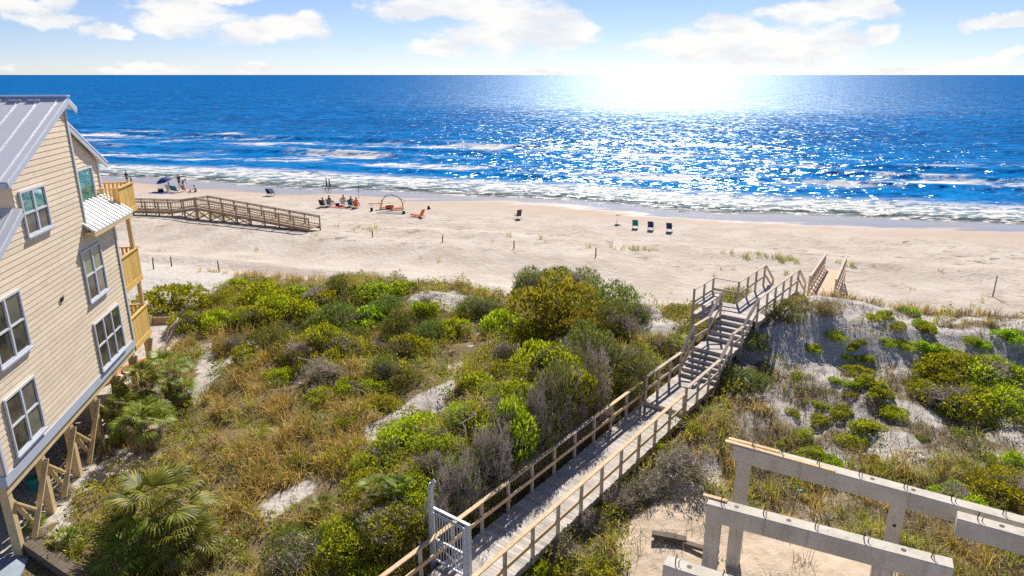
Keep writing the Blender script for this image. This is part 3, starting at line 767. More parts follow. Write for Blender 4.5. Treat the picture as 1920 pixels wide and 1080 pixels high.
kp = atz(238, 697, 3.3); kayak((kp.x - 0.2, kp.y + 0.2, 3.05), R(80)).rotation_euler = (R(35), 0, R(78))
kb = atz(104, 902, 3.2)
o = MB(); o.tube([(0, 0, 0), (0, 0, 0.3), (0, 0, 0.42)], [0.19, 0.24, 0.22], 12); o.tube([(-0.22, 0, 0.4), (-0.15, 0, 0.55), (0.15, 0, 0.55), (0.22, 0, 0.4)], 0.012, 4)
M['teal'] = simple('teal_plastic', (0.02, 0.30, 0.30), 0.45, 0.1, 5)
t_ = o.build('bucket', M['teal']); t_.location = (kb.x - 0.6, kb.y - 0.2, hz(kb.x, kb.y)); tag(t_, 'teal bucket standing in the shade between the house stilts', 'bucket')
# slab in shade at the landward corner, the shade's blue put into its colour, and the heavy timber edging it
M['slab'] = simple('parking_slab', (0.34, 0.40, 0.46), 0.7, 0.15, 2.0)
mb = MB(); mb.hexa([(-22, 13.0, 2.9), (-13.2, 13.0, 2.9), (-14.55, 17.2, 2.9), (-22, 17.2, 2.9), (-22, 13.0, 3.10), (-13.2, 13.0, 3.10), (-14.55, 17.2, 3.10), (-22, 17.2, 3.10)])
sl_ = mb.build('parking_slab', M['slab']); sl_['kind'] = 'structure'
mb = MB(); a = Vector((-14.85, 17.62, 3.22)); b = Vector((-12.2, 16.0, 3.22)); mb.bar(a, b, 0.28, 0.30); mb.bar(a + Vector((.1, .3, -.12)), b + Vector((.1, .3, -.12)), 0.2, 0.2)
o = mb.build('landscape_timber', M['oldwood'], bevel=0.02); tag(o, 'dark weathered timber edging the slab at the landward corner of the house', 'timber')
# low board retaining wall beyond the house
pa = Vector((-20.6, 36.6, 0)); pb = Vector((-17.4, 37.0, 0))
mb = MB()
for k in range(5): mb.bar((pa.x, pa.y, 2.75 + k * 0.235), (pb.x, pb.y, 2.75 + k * 0.235), 0.05, 0.222)
w_ = empty('retaining_wall', (pa.x, pa.y, 2.6)); tag(w_, 'low wall of tan horizontal boards holding the dune beyond the house', 'retaining wall')
o = mb.build('boards', M['ramp'], w_); o.location = (-pa.x, -pa.y, -2.6)
mb = MB()
for f in (0.02, 0.5, 0.98):
    p = pa.lerp(pb, f); mb.box(p.x - 0.06, p.x + 0.06, p.y - 0.14, p.y - 0.03, 2.4, 3.95)
o = mb.build('posts', M['cream'], w_); o.location = (-pa.x, -pa.y, -2.6)
def driftlog(name, a, b, r, label, cat, bend=0.15, mat='driftwood', forks=2, seed=1):
    rnd = random.Random(seed); a = Vector(a); b = Vector(b); mb = MB(); pts = []
    for k in range(7):
        f = k / 6; p = a.lerp(b, f) - a + Vector((rnd.uniform(-bend, bend), rnd.uniform(-bend, bend), rnd.uniform(0, bend) * (1 if 0 < k < 6 else 0.2))); pts.append(p)
    mb.tube(pts, [r * (1 - 0.55 * k / 6) for k in range(7)], 7)
    for q in range(forks):
        i = 2 + q * 2; d = Vector((rnd.uniform(-1, 1), rnd.uniform(-1, 1), rnd.uniform(.2, .9))).normalized() * (b - a).length * 0.25
        mb.tube([pts[i], pts[i] + d * .6, pts[i] + d + Vector((0, 0, .05))], [r * .5, r * .35, r * .15], 5)
    o = mb.build(name, M[mat]); o.location = a; return tag(o, label, cat)
p0 = hit(304, 672)[0]; p1 = hit(338, 622)[0]
driftlog('driftwood_log', p0 + Vector((0, 0, .1)), p1 + Vector((0, 0, 0.9)), 0.16, 'bleached forked tree trunk leaning behind the palms past the house corner', 'driftwood', 0.12, forks=3, seed=4)
# heap of bleached sticks along the stilts
for i, (x0, y0, x1, y1, r) in enumerate([(100,895,165,830,.05),(95,905,150,865,.035),(85,915,175,800,.06),(40,985,80,975,.05),(120,880,175,850,.03),(150,835,190,800,.05)]):
    a = hit(x0, y0)[0]; b = hit(x1, y1)[0]
    o = driftlog('driftwood_branch', a + Vector((0, 0, .1)), b + Vector((0, 0, .35)), r, 'bleached dead branch in the brush heap along the house stilts', 'driftwood', 0.14, forks=2, seed=20 + i)
    o['group'] = 'dead branches heaped along the stilts'

# ------------------------------------------------------------------ main boardwalk
bw = empty('boardwalk', ST(14, -10.5, 3.0)); tag(bw, 'grey timber boardwalk with stairs climbing from the gate over the dune to the beach', 'boardwalk')
def bpart(mb, name, mat, **k):
    o = mb.build(name, M[mat], bw, **k); o.location = -bw.location; return o
def planks(mb, s0, s1, t0, t1, z, rng, pitch=0.142, th=0.035):
    s = s0
    while s < s1 - 0.02:
        e = min(s + pitch - 0.008, s1); j = rng.uniform(-0.02, 0.02); zz = z + rng.uniform(-0.003, 0.003)
        c = [ST(s, t0 + j, zz - th), ST(e, t0 + j, zz - th), ST(e, t1 + j, zz - th), ST(s, t1 + j, zz - th)]
        mb.hexa([*c, *[p + Vector((0, 0, th)) for p in c]]); s += pitch
def rampplanks(mb, s0, s1, t0, t1, z0, z1, rng, pitch=0.145, th=0.035):
    s = s0
    while s < s1 - 0.02:
        e = min(s + pitch - 0.008, s1); f0 = (s - s0) / (s1 - s0); f1 = (e - s0) / (s1 - s0); a = z0 + (z1 - z0) * f0; b = z0 + (z1 - z0) * f1
        mb.hexa([ST(s, t0, a - th), ST(e, t0, b - th), ST(e, t1, b - th), ST(s, t1, a - th), ST(s, t0, a), ST(e, t0, b), ST(e, t1, b), ST(s, t1, a)]); s += pitch
rng = random.Random(3)
mb = MB(); planks(mb, 7.0, 24.30, -11.45, -9.50, 3.60, rng); bpart(mb, 'lower_deck', 'deck')
mb = MB(); planks(mb, 24.32, 27.62, -11.30, -9.48, 3.78, rng); bpart(mb, 'upper_deck', 'deck'); mb = MB(); planks(mb, 29.10, 30.42, -11.12, -9.42, 4.72, rng); bpart(mb, 'landing', 'deck'); mb = MB()
planks(mb, 31.92, 38.35, -10.95, -9.10, 5.60, rng); bpart(mb, 'top_deck', 'deck'); mb = MB(); planks(mb, 31.25, 33.88, -12.25, -10.96, 5.58, rng); bpart(mb, 'bench_bay', 'deck')
mb = MB()
def flight(mb, s0, s1, z0, z1, n, t0, t1):
    rise = (z1 - z0) / n; run = (s1 - s0) / (n - 1) if n > 1 else 0
    for k in range(n):
        s = s0 + run * k
        mb.hexa([ST(s + 0.01, t0 + .04, z0 + rise * k), ST(s + 0.035, t0 + .04, z0 + rise * k), ST(s + 0.035, t1 - .04, z0 + rise * k), ST(s + 0.01, t1 - .04, z0 + rise * k),
                 ST(s + 0.01, t0 + .04, z0 + rise * (k + 1) - .036), ST(s + 0.035, t0 + .04, z0 + rise * (k + 1) - .036), ST(s + 0.035, t1 - .04, z0 + rise * (k + 1) - .036), ST(s + 0.01, t1 - .04, z0 + rise * (k + 1) - .036)])
        if k < n - 1:
            z = z0 + rise * (k + 1); c = [ST(s - 0.03, t0, z - .035), ST(s + run, t0, z - .035), ST(s + run, t1, z - .035), ST(s - 0.03, t1, z - .035)]
            mb.hexa([*c, *[p + Vector((0, 0, .035)) for p in c]])
flight(mb, 27.65, 29.08, 3.78, 4.72, 6, -11.18, -9.46); bpart(mb, 'stair_flight', 'deck'); mb = MB(); flight(mb, 30.45, 31.90, 4.72, 5.60, 5, -11.06, -9.36)
bpart(mb, 'stair_flight', 'deck'); mb = MB()
c0 = [(24.31, 3.60, 3.745)]
for s, za, zb in c0: mb.bar(ST(s - 0.02, -11.35, (za + zb) / 2), ST(s - 0.02, -9.5, (za + zb) / 2), 0.03, zb - za)
bpart(mb, 'step_board', 'deck'); mb = MB()
for k in range(5):
    s = 38.38 + k * 0.27; z = 5.60 - (k + 1) * 0.2
    c = [ST(s, -10.85, z - .035), ST(s + .29, -10.85, z - .035), ST(s + .29, -9.1, z - .035), ST(s, -9.1, z - .035)]
    mb.hexa([*c, *[p + Vector((0, 0, .035)) for p in c]])
bpart(mb, 'stair_flight', 'deck')
RO = Vector((17.6, 38.8, 0)); RD = Vector((0.476, 0.879, 0)); RN = Vector((0.879, -0.476, 0))
def RP(u, v, z): return Vector((RO.x + RD.x * u + RN.x * v, RO.y + RD.y * u + RN.y * v, z))
mb = MB(); c = [ST(39.66, -10.85, 4.52), ST(39.66, -9.0, 4.52), RP(0.1, 1.5, 4.36), RP(0.1, 0, 4.36)]
for k in range(17):
    f0, f1 = k / 17, (k + .94) / 17; q = [c[0].lerp(c[3], f0), c[1].lerp(c[2], f0), c[1].lerp(c[2], f1), c[0].lerp(c[3], f1)]
    mb.hexa([*[p - Vector((0, 0, .035)) for p in q], *q])
bpart(mb, 'lower_landing', 'ramp')
mb = MB()
for k in range(88):
    u0 = .12 + k * .147; u1 = u0 + .139; z0 = 4.35 - 1.5 * u0 / 13; z1 = 4.35 - 1.5 * u1 / 13
    q = [RP(u0, 0, z0), RP(u0, 1.5, z0), RP(u1, 1.5, z1), RP(u1, 0, z1)]; mb.hexa([*[p - Vector((0, 0, .035)) for p in q], *q])
for k in range(6):
    q = [RP(13.1 + k * .28, 0, 2.66 - k * .19), RP(13.1 + k * .28, 1.5, 2.66 - k * .19), RP(13.38 + k * .28, 1.5, 2.66 - k * .19), RP(13.38 + k * .28, 0, 2.66 - k * .19)]; mb.hexa([*[p - Vector((0, 0, .04)) for p in q], *q])
bpart(mb, 'beach_ramp', 'ramp')
# stringers and joists
mb = MB()
def side(mb, s0, t0, z0, s1, t1, z1, w=0.045, h=0.22): mb.bar(ST(s0, t0, z0), ST(s1, t1, z1), w, h)
for t in (-11.40, -9.54): side(mb, 7, t, 3.45, 24.3, t, 3.45)
for t in (-11.24, -9.53): side(mb, 24.32, t, 3.63, 27.6, t, 3.63); side(mb, 27.5, t, 3.60, 29.15, t, 4.52); 
for t in (-11.09, -9.45): side(mb, 29.1, t, 4.57, 30.5, t, 4.57); side(mb, 30.35, t, 4.50, 32.0, t, 5.40)
side(mb, 31.95, -10.90, 5.45, 38.35, -10.90, 5.45); side(mb, 31.95, -9.15, 5.45, 38.35, -9.15, 5.45)
side(mb, 31.25, -12.22, 5.43, 33.88, -12.22, 5.43); side(mb, 31.27, -12.2, 5.43, 31.27, -10.96, 5.43); side(mb, 33.86, -12.2, 5.43, 33.86, -10.96, 5.43)
for t in (-10.80, -9.05): side(mb, 38.35, t, 5.42, 39.75, t, 4.42); pass
for v in (-.03, 1.53): mb.bar(RP(0, v, 4.2), RP(13, v, 2.70), .045, .22); mb.bar(RP(13, v, 2.7), RP(14.8, v, 1.5), .045, .22)
bpart(mb, 'stringers', 'rail')
# posts, hand rails and mid rails
def railing(nodes, spacing, post='rail', top='rail', mid='rail', w_top=0.145, depth_below=0.35, first=True, midh=0.5, skip_last=False):
    """nodes: (s, t, deck z, rail height)"""
    for (s0, t0, z0, h0), (s1, t1, z1, h1) in zip(nodes[:-1], nodes[1:]):
        L = math.hypot(s1 - s0, t1 - t0); n = max(1, round(L / spacing))
        for k in range(n + 1):
            if k == 0 and not first: continue
            if k == n and skip_last: continue
            f = k / n; s, t, z, h = s0 + (s1 - s0) * f, t0 + (t1 - t0) * f, z0 + (z1 - z0) * f, h0 + (h1 - h0) * f
            mb = MB(); p = ST(s, t, 0); lean = Vector((random.uniform(-.015, .015), random.uniform(-.015, .015), 0))
            mb.bar(p + Vector((0, 0, z - depth_below)), p + lean + Vector((0, 0, z + h - 0.045)), 0.092, 0.092, (AX[0], AX[1], 0))
            bpart(mb, 'post', post, bevel=0.006)
        first = False
        mb = MB(); d = 0.0
        mb.bar(ST(s0, t0, z0 + h0 - 0.02), ST(s1, t1, z1 + h1 - 0.02), w_top, 0.04)
        bpart(mb, 'hand_rail', top, bevel=0.005)
        mb = MB(); mb.bar(ST(s0, t0 + 0.06, z0 + h0 * midh), ST(s1, t1 + 0.06, z1 + h1 * midh), 0.04, 0.125)
        bpart(mb, 'mid_rail', mid, bevel=0.004)
railing([(7.1, -11.42, 3.6, 1.1), (11.0, -11.42, 3.6, 1.1)], 1.3, 'rail', 'newrail', 'newrail')
railing([(11.0, -11.42, 3.6, 1.1), (17.6, -11.42, 3.6, 1.1)], 1.32, 'rail', 'newrail', 'newrail', first=False)
railing([(17.6, -11.42, 3.6, 1.1), (20.3, -11.42, 3.6, 1.1)], 1.32, 'rail', 'rail', 'newrail', first=False)
railing([(20.3, -11.42, 3.6, 1.1), (24.2, -11.40, 3.6, 1.1)], 1.32, 'rail', 'newrail', 'newrail', first=False)
railing([(7.0, -9.52, 3.6, 1.1), (24.25, -9.52, 3.6, 1.1)], 1.30, 'rail', 'newrail', 'newrail')
railing([(24.4, -11.28, 3.78, 1.14), (27.7, -11.2, 3.78, 1.14), (28.85, -11.12, 4.72, 1.17), (30.45, -11.06, 4.72, 1.15), (31.75, -10.98, 5.6, 1.2)], 1.15, 'rail', 'rail', 'rail')
railing([(24.4, -9.5, 3.78, 1.12), (28.0, -9.48, 3.80, 1.1), (29.3, -9.45, 4.72, 1.0), (30.5, -9.40, 4.72, 1.03), (31.9, -9.22, 5.6, 1.2), (38.15, -9.08, 5.6, 1.25), (39.65, -9.0, 4.6, 1.1)], 1.2)
railing([(31.30, -12.22, 5.58, 1.26), (33.85, -12.22, 5.58, 1.26), (33.86, -10.88, 5.58, 1.26), (38.0, -10.85, 5.6, 1.25), (39.45, -10.75, 4.6, 1.1)], 1.3)
for v in (0.04, 1.46):
    for k in range(10):
        u = .2 + k * 1.42; z = 4.35 - 1.5 * u / 13; mb = MB(); p = RP(u, v, 0); mb.bar((p.x, p.y, min(z - .3, hz(p.x, p.y) - .2)), (p.x, p.y, z + 1.2), .09, .09, tuple(RD)); bpart(mb, 'post', 'rail', bevel=.006)
    mb = MB(); mb.bar(RP(.2, v, 4.33 + 1.22), RP(13, v, 2.85 + 1.22), .14, .04); bpart(mb, 'hand_rail', 'rail', bevel=.005)
    for h_ in (.42, .82): mb = MB(); mb.bar(RP(.2, v + .05, 4.33 + h_), RP(13, v + .05, 2.85 + h_), .04, .11); bpart(mb, 'mid_rail', 'rail', bevel=.004)
# support posts down into the sand
for s, t, z in [(14, -9.54, 3.4), (17, -9.54, 3.4), (20, -9.54, 3.4), (23, -9.54, 3.4), (24.3, -9.54, 3.5), (26.0, -9.53, 3.5), (27.6, -9.53, 3.5), (29.2, -9.45, 4.4), (30.4, -9.45, 4.4), (32, -9.2, 5.3), (34, -9.15, 5.3), (36, -9.15, 5.3), (38, -9.15, 5.3),
                (27.6, -11.2, 3.5), (29.2, -11.1, 4.4), (30.4, -11.1, 4.4), (32, -10.95, 5.3), (31.3, -12.2, 5.3), (33.8, -12.2, 5.3), (36, -10.9, 5.3), (38.3, -10.9, 5.3)]:
    mb = MB(); p = ST(s, t, 0); g = hz(p.x, p.y)
    if z - g > 0.1:
        mb.bar((p.x, p.y, g - 0.5), (p.x, p.y, z), 0.14, 0.14, (AX[0], AX[1], 0)); bpart(mb, 'support_post', 'rail', bevel=0.006)
# bench in the side bay
mb = MB()
for t in (-12.08, -11.78): 
    c = [ST(31.4, t - .13, 6.02), ST(33.75, t - .13, 6.02), ST(33.75, t + .13, 6.02), ST(31.4, t + .13, 6.02)]; mb.hexa([*c, *[p + Vector((0, 0, .045)) for p in c]])
for s in (31.5, 32.55, 33.6): mb.bar(ST(s, -12.15, 5.98), ST(s, -11.66, 5.98), .045, .09); mb.bar(ST(s, -11.7, 5.6), ST(s, -11.7, 5.97), .09, .09)
bpart(mb, 'bench', 'deck', bevel=0.004)

# ------------------------------------------------------------------ gate
gt = empty('metal_gate', ST(11.8, -11.0, 3.4)); tag(gt, 'grey metal barred gate with tall post standing open-topped across the boardwalk', 'gate')
def gp(mb, name, mat='gate', **k):
    o = mb.build(name, M[mat], gt, **k); o.location = -gt.location; return o
mb = MB(); mb.bar(ST(11.8, -11.74, 3.0), ST(11.8, -11.74, 6.02), 0.13, 0.13, (AX[0], AX[1], 0))
mb.bar(ST(11.8, -11.74, 6.0), ST(11.82, -11.70, 6.16), 0.13, 0.10, (AX[0], AX[1], 0)); mb.bar(ST(11.82, -11.70, 6.14), ST(11.85, -11.60, 6.27), 0.12, 0.06, (AX[0], AX[1], 0)); gp(mb, 'gate_post', bevel=0.01)
mb = MB(); mb.bar(ST(11.8, -10.38, 3.3), ST(11.8, -10.38, 5.40), 0.15, 0.12, (AX[0], AX[1], 0)); gp(mb, 'gate_post', bevel=0.01)
mb = MB(); mb.bar(ST(11.8, -11.68, 5.40), ST(11.8, -10.31, 5.40), 0.10, 0.05); gp(mb, 'lintel', bevel=0.006)
mb = MB()
for t in (-11.60, -10.50): mb.bar(ST(11.74, t, 3.70), ST(11.74, t, 5.28), 0.06, 0.06, (AX[0], AX[1], 0))
for z in (5.27, 4.45, 3.74): mb.bar(ST(11.74, -11.57, z), ST(11.74, -10.53, z), 0.06, 0.055)
mb.bar(ST(11.70, -11.55, 4.45), ST(11.70, -10.55, 3.85), 0.02, 0.05)
gp(mb, 'leaf_frame', bevel=0.004)
mb = MB()
for k in range(9): 
    t = -11.48 + k * 0.108; mb.tube([ST(11.74, t, 3.76), ST(11.74, t, 5.25)], 0.014, 6)
gp(mb, 'bars')
mb = MB(); mb.bar(ST(11.68, -11.42, 4.38), ST(11.68, -11.22, 4.38), 0.06, 0.22); mb.tube([ST(11.64, -11.3, 4.42), ST(11.58, -11.3, 4.42), ST(11.58, -11.18, 4.42)], 0.014, 6); gp(mb, 'latch', 'gate', bevel=0.005)
mb = MB(); 
for z in (3.95, 5.05): mb.tube([ST(11.75, -11.655, z - .06), ST(11.75, -11.655, z + .06)], 0.022, 8)
gp(mb, 'hinges')

# ------------------------------------------------------------------ concrete frame of the unfinished house
def beamline(a, b, top, w, h, cols, label, rebars, holes, colz=None):
    a = Vector((*a, top)); b = Vector((*b, top)); d = (b - a).normalized(); n = Vector((-d.y, d.x, 0))
    r = empty('concrete_frame', (a.x, a.y, hz(a.x, a.y))); tag(r, label, 'concrete frame', 'beams of the unfinished house')
    off = -r.location
    mb = MB(); c = [a, b, b + n * w, a + n * w]
    mb.hexa([*[p - Vector((0, 0, h)) for p in c], *c]); o = mb.build('beam', M['concrete'], r, bevel=0.012); o.location = off
    for f, ln in cols:
        p = a + d * f + n * (w / 2); mb = MB(); g = hz(p.x, p.y)
        q = [p - d * .17 - n * .165, p + d * .17 - n * .165, p + d * .17 + n * .165, p - d * .17 + n * .165]
        mb.hexa([*[Vector((k.x, k.y, g - 0.4)) for k in q], *[Vector((k.x, k.y, top - h - 0.003)) for k in q]])
        o = mb.build('column', M['concrete'], r, bevel=0.012); o.location = off
        if ln:
            hb = MB(); pp = p - n * 0.167 + Vector((0, 0, -h - ln)); hb.tube([pp, pp - n * 0.004], 0.045, 10); o2 = hb.build('bolt_hole', M['steel'], o)
    for f in rebars:
        p = a + d * f + n * (w * 0.5); mb = MB(); j = random.uniform(-.03, .03)
        mb.tube([p - Vector((0, 0, .05)), p + Vector((j, 0, .10)), p + Vector((j + .03, .01, .15)), p + Vector((j + .01, 0, .22))], 0.013, 5)
        mb.tube([p + d * .07 - Vector((0, 0, .05)), p + d * .06 + Vector((0, j, .08)), p + d * .10 + Vector((0, 0, .12))], 0.011, 5)
        o = mb.build('rebar_stub', M['steel'], r); o.location = off
    for f in holes:
        p = a + d * f + n * (w * 0.55); mb = MB(); mb.tube([p - Vector((0, 0, .02)), p + Vector((0, 0, .004))], 0.055, 12)
        o = mb.build('bolt_hole', M['steel'], r); o.location = off
    return r, a, d, n
B1 = beamline((4.61, 13.90), (9.10, 11.68), 7.30, 0.36, 0.46, [(0.18, 0), (3.75, 0)], 'concrete beam on two square columns, nearest one whose whole length shows', [0.3, 1.25, 2.35, 3.35, 4.6], [0.65, 1.8, 4.1])
B2 = beamline((6.07, 16.58), (15.2, 10.9), 7.30, 0.36, 0.46, [(0.30, 0), (4.05, 0.55), (8.4, 0)], 'longest concrete beam, farthest from the camera, with loose boards on its left end', [0.45, 1.2, 2.1, 3.1, 4.1, 5.1, 6.1, 7.2], [3.4, 4.3, 6.6])
B3 = beamline((10.20, 13.34), (15.0, 10.45), 7.30, 0.36, 0.46, [(3.6, 0)], 'short concrete beam end entering from the right edge in front of the longest beam', [0.4, 1.5, 2.6], [0.85, 2.2])
B4 = beamline((3.13, 11.80), (7.6, 9.4), 7.30, 0.36, 0.46, [(0.5, 0)], 'concrete beam end with rebar cropped by the bottom edge of the photo', [0.22, 1.2, 2.2], [0.5])
def plank(B, f0, f1, t0, t1, z, w, label, skew=0.0):
    _, a, d, n = B; mb = MB(); mb.bar(a + d * f0 + n * t0 + Vector((0, 0, z)), a + d * f1 + n * (t1) + Vector((0, 0, z)), w, 0.035)
    o = mb.build('plank', M['newrail'], bevel=0.004); tag(o, label, 'plank', 'loose planks on the concrete beams')
plank(B2, -0.25, 2.55, 0.10, 0.06, 0.02, 0.14, 'long tan plank lying along the front edge of the farthest concrete beam')
plank(B2, -0.2, 1.15, 0.27, 0.27, 0.025, 0.14, 'shorter tan plank lying behind the long one on the farthest concrete beam')
plank(B1, -0.15, 0.42, 0.32, 0.30, 0.02, 0.12, 'short tan board on the left end of the nearest full concrete beam')

# broken timbers on the building plot, teal bottle, small litter
pd = hit(1278, 1022)[0]
dr = empty('broken_timber', pd); tag(dr, 'dark splintered timbers lying on the sand left of the concrete columns', 'timber')
for (x0, y0, x1, y1, w) in [(-.85, .30, .15, .05, .26), (-.2, .12, .95, -.55, .22), (-.75, .42, -.1, .22, .2)]:
    mb = MB(); mb.bar((x0, y0, .18 if w > .25 else .09), (x1, y1, .14), w, 0.11); o = mb.build('beam_piece', M['oldwood'], dr, bevel=0.02)
pb_ = hit(1494, 922)[0]
mb = MB(); mb.tube([(0, 0, 0), (0, 0, .22), (0, 0, .28), (0, 0, .34)], [.06, .06, .03, .03], 10)
M['aqua'] = simple('aqua_plastic', (0.10, 0.52, 0.62), 0.3, 0.05, 5)
o = mb.build('plastic_bottle', M['aqua']); o.location = pb_ + Vector((0, 0, .03)); o.rotation_euler = (R(60), 0, R(20)); tag(o, 'light blue plastic bottle lying in the grass behind the concrete beams', 'bottle')

# ------------------------------------------------------------------ the neighbour's walkover on the left beach
wk = [(250, 404, 397, 376), (322, 407, 396.5, 378), (369, 412, 389.5, 371.5), (580, 435, 432, 431 - 0)]
P = []
for px, gy, dy, ry in wk:
    g, _ = hit(px, gy); d = ray(px, dy); t = g.y / d[1]; P.append(Vector((d[0] * t, g.y, CAM_H + d[2] * t)))
P[3].z = hz(P[3].x, P[3].y) + 0.3
P[0].z = P[1].z
P.insert(0, P[0] + (P[0] - P[1]) * 0.8)
wv = empty('beach_walkover', P[3] * 1.0); wv.location.z = hz(P[3].x, P[3].y); tag(wv, 'brown timber walkover with balustrades descending to the beach beside the house', 'walkover')
def wpart(mb, name, mat='farwood'):
    o = mb.build(name, M[mat], wv); o.location = -wv.location; return o
WW = 1.6
def perp(i):
    a = P[max(i - 1, 0)]; b = P[min(i + 1, len(P) - 1)]; d = (b - a); d.z = 0; d.normalize(); n = Vector((-d.y, d.x, 0))
    return n if n.y > 0 else -n
Q = [p + perp(i) * WW for i, p in enumerate(P)]
mb = MB()
for i in range(len(P) - 1):
    n = max(2, int((P[i + 1] - P[i]).length / 0.16))
    for k in range(n):
        f0, f1 = k / n, (k + 0.93) / n
        a, b, c, d = P[i].lerp(P[i + 1], f0), P[i].lerp(P[i + 1], f1), Q[i].lerp(Q[i + 1], f1), Q[i].lerp(Q[i + 1], f0)
        dz = Vector((0, 0, .04)); mb.hexa([a - dz, b - dz, c - dz, d - dz, a, b, c, d])
wpart(mb, 'deck')
mb = MB()
for A in (P, Q):
    for i in range(len(P) - 1): mb.bar(A[i] - Vector((0, 0, .16)), A[i + 1] - Vector((0, 0, .16)), .06, .24)
wpart(mb, 'stringers')
RH = 1.08
for A in (P, Q):
    mb = MB()
    for i in range(len(P) - 1):
        mb.bar(A[i] + Vector((0, 0, RH)), A[i + 1] + Vector((0, 0, RH)), .16, .07); mb.bar(A[i] + Vector((0, 0, RH - .14)), A[i + 1] + Vector((0, 0, RH - .14)), .05, .1); mb.bar(A[i] + Vector((0, 0, .18)), A[i + 1] + Vector((0, 0, .18)), .05, .09)
    wpart(mb, 'hand_rail')
    mb = MB()
    for i in range(len(P) - 1):
        n = int((A[i + 1] - A[i]).length / 0.34)
        for k in range(n):
            p = A[i].lerp(A[i + 1], k / n); mb.bar(p + Vector((0, 0, .2)), p + Vector((0, 0, RH - .1)), .025, .03)
    wpart(mb, 'balusters')
    for i in range(len(P) - 1):
        n = max(1, round((A[i + 1] - A[i]).length / 1.9))
        for k in range(n + (i == len(P) - 2)):
            p = A[i].lerp(A[i + 1], k / n); mb = MB(); mb.bar((p.x, p.y, hz(p.x, p.y) - .3), p + Vector((0, 0, RH)), .13, .13, (1, 0, 0)); wpart(mb, 'post')
mb = MB()
for i in (1, 2, 3):
    n = max(1, round((P[i + 1] - P[i]).length / 1.9))
    for k in range(n):
        a = P[i].lerp(P[i + 1], k / n); b = P[i].lerp(P[i + 1], (k + 1) / n); ga, gb_ = hz(a.x, a.y), hz(b.x, b.y)
        if a.z - ga > 0.9:
            mb.bar((a.x, a.y - .05, ga + .1), (b.x, b.y - .05, b.z - .2), .05, .11); mb.bar((a.x, a.y - .1, a.z - .2), (b.x, b.y - .1, gb_ + .1), .05, .11)
wpart(mb, 'cross_brace')

# ------------------------------------------------------------------ foliage meshes
def leaf_faces(Cn, D, N, ln, wd):
    """diamond leaves: centre-base Cn, direction D, face normal N"""
    n = len(Cn); S = np.cross(D, N); S /= np.linalg.norm(S, axis=1, keepdims=True) + 1e-9
    V = np.empty((n, 4, 3)); L = ln[:, None]; Wd = wd[:, None]
    V[:, 0] = Cn; V[:, 1] = Cn + D * L * 0.5 + S * Wd * 0.5; V[:, 2] = Cn + D * L; V[:, 3] = Cn + D * L * 0.5 - S * Wd * 0.5
    return V.reshape(-1, 3), np.arange(n * 4).reshape(n, 4)
def unit(a): return a / (np.linalg.norm(a, axis=1, keepdims=True) + 1e-9)
def crown(seed, n=2600, lobes=12, flat=0.8, leaf=0.085, up=0.55, slim=0.45):
    """a shrub crown of unit radius: leaves on many uneven lobes, loose at the rim"""
    g = np.random.default_rng(seed); C = []; Rr = []
    for k in range(lobes):
        a = g.uniform(0, 2 * math.pi); rr = math.sqrt(g.uniform(0, 1)) * 0.72
        C.append((rr * math.cos(a), rr * math.sin(a), flat * g.uniform(0.25, 0.78) * (1.05 - rr * 0.6))); Rr.append(g.uniform(0.22, 0.42))
    C = np.array(C); Rr = np.array(Rr)
    pr = Rr ** 2 / (Rr ** 2).sum()
    k = g.choice(lobes, n * 2, p=pr)
    d = unit(g.normal(size=(n * 2, 3)) + np.array([0, 0, 0.35]))
    rad = Rr[k] * (1 - 0.32 * g.random(n * 2) ** 1.6 + 0.22 * (g.random(n * 2) ** 6)) * (1 + 0.16 * np.sin(d[:, 0] * 9 + k) * np.sin(d[:, 1] * 8 + 2 * k))
    p = C[k] + d * rad[:, None] * np.array([1, 1, 0.85])
    inside = np.zeros(n * 2)
    for q in range(lobes): inside += (np.linalg.norm((p - C[q]) / np.array([1, 1, .85]), axis=1) < Rr[q] * 0.72)
    keep = (inside < 1) & (p[:, 2] > 0.03)
    p = p[keep][:n]; d = d[keep][:n]; m = len(p)
    D = unit(d * 0.6 + g.normal(size=(m, 3)) * 0.6 + np.array([0, 0, up])); Nn = unit(g.normal(size=(m, 3)) + d * 0.5 + np.array([0, 0, .3]))
    ln = leaf * g.uniform(0.6, 1.5, m)
    return leaf_faces(p, D, Nn, ln, ln * slim * g.uniform(.8, 1.3, m))
def ribbons(P0, P1, w0, w1, g):
    """thin tapering strips from P0 to P1"""
    d = unit(P1 - P0); s = unit(np.cross(d, unit(g.normal(size=d.shape)))); n = len(P0)
    V = np.empty((n, 4, 3)); V[:, 0] = P0 - s * w0[:, None]; V[:, 1] = P0 + s * w0[:, None]; V[:, 2] = P1 + s * w1[:, None]; V[:, 3] = P1 - s * w1[:, None]
    return V.reshape(-1, 3), np.arange(n * 4).reshape(n, 4)
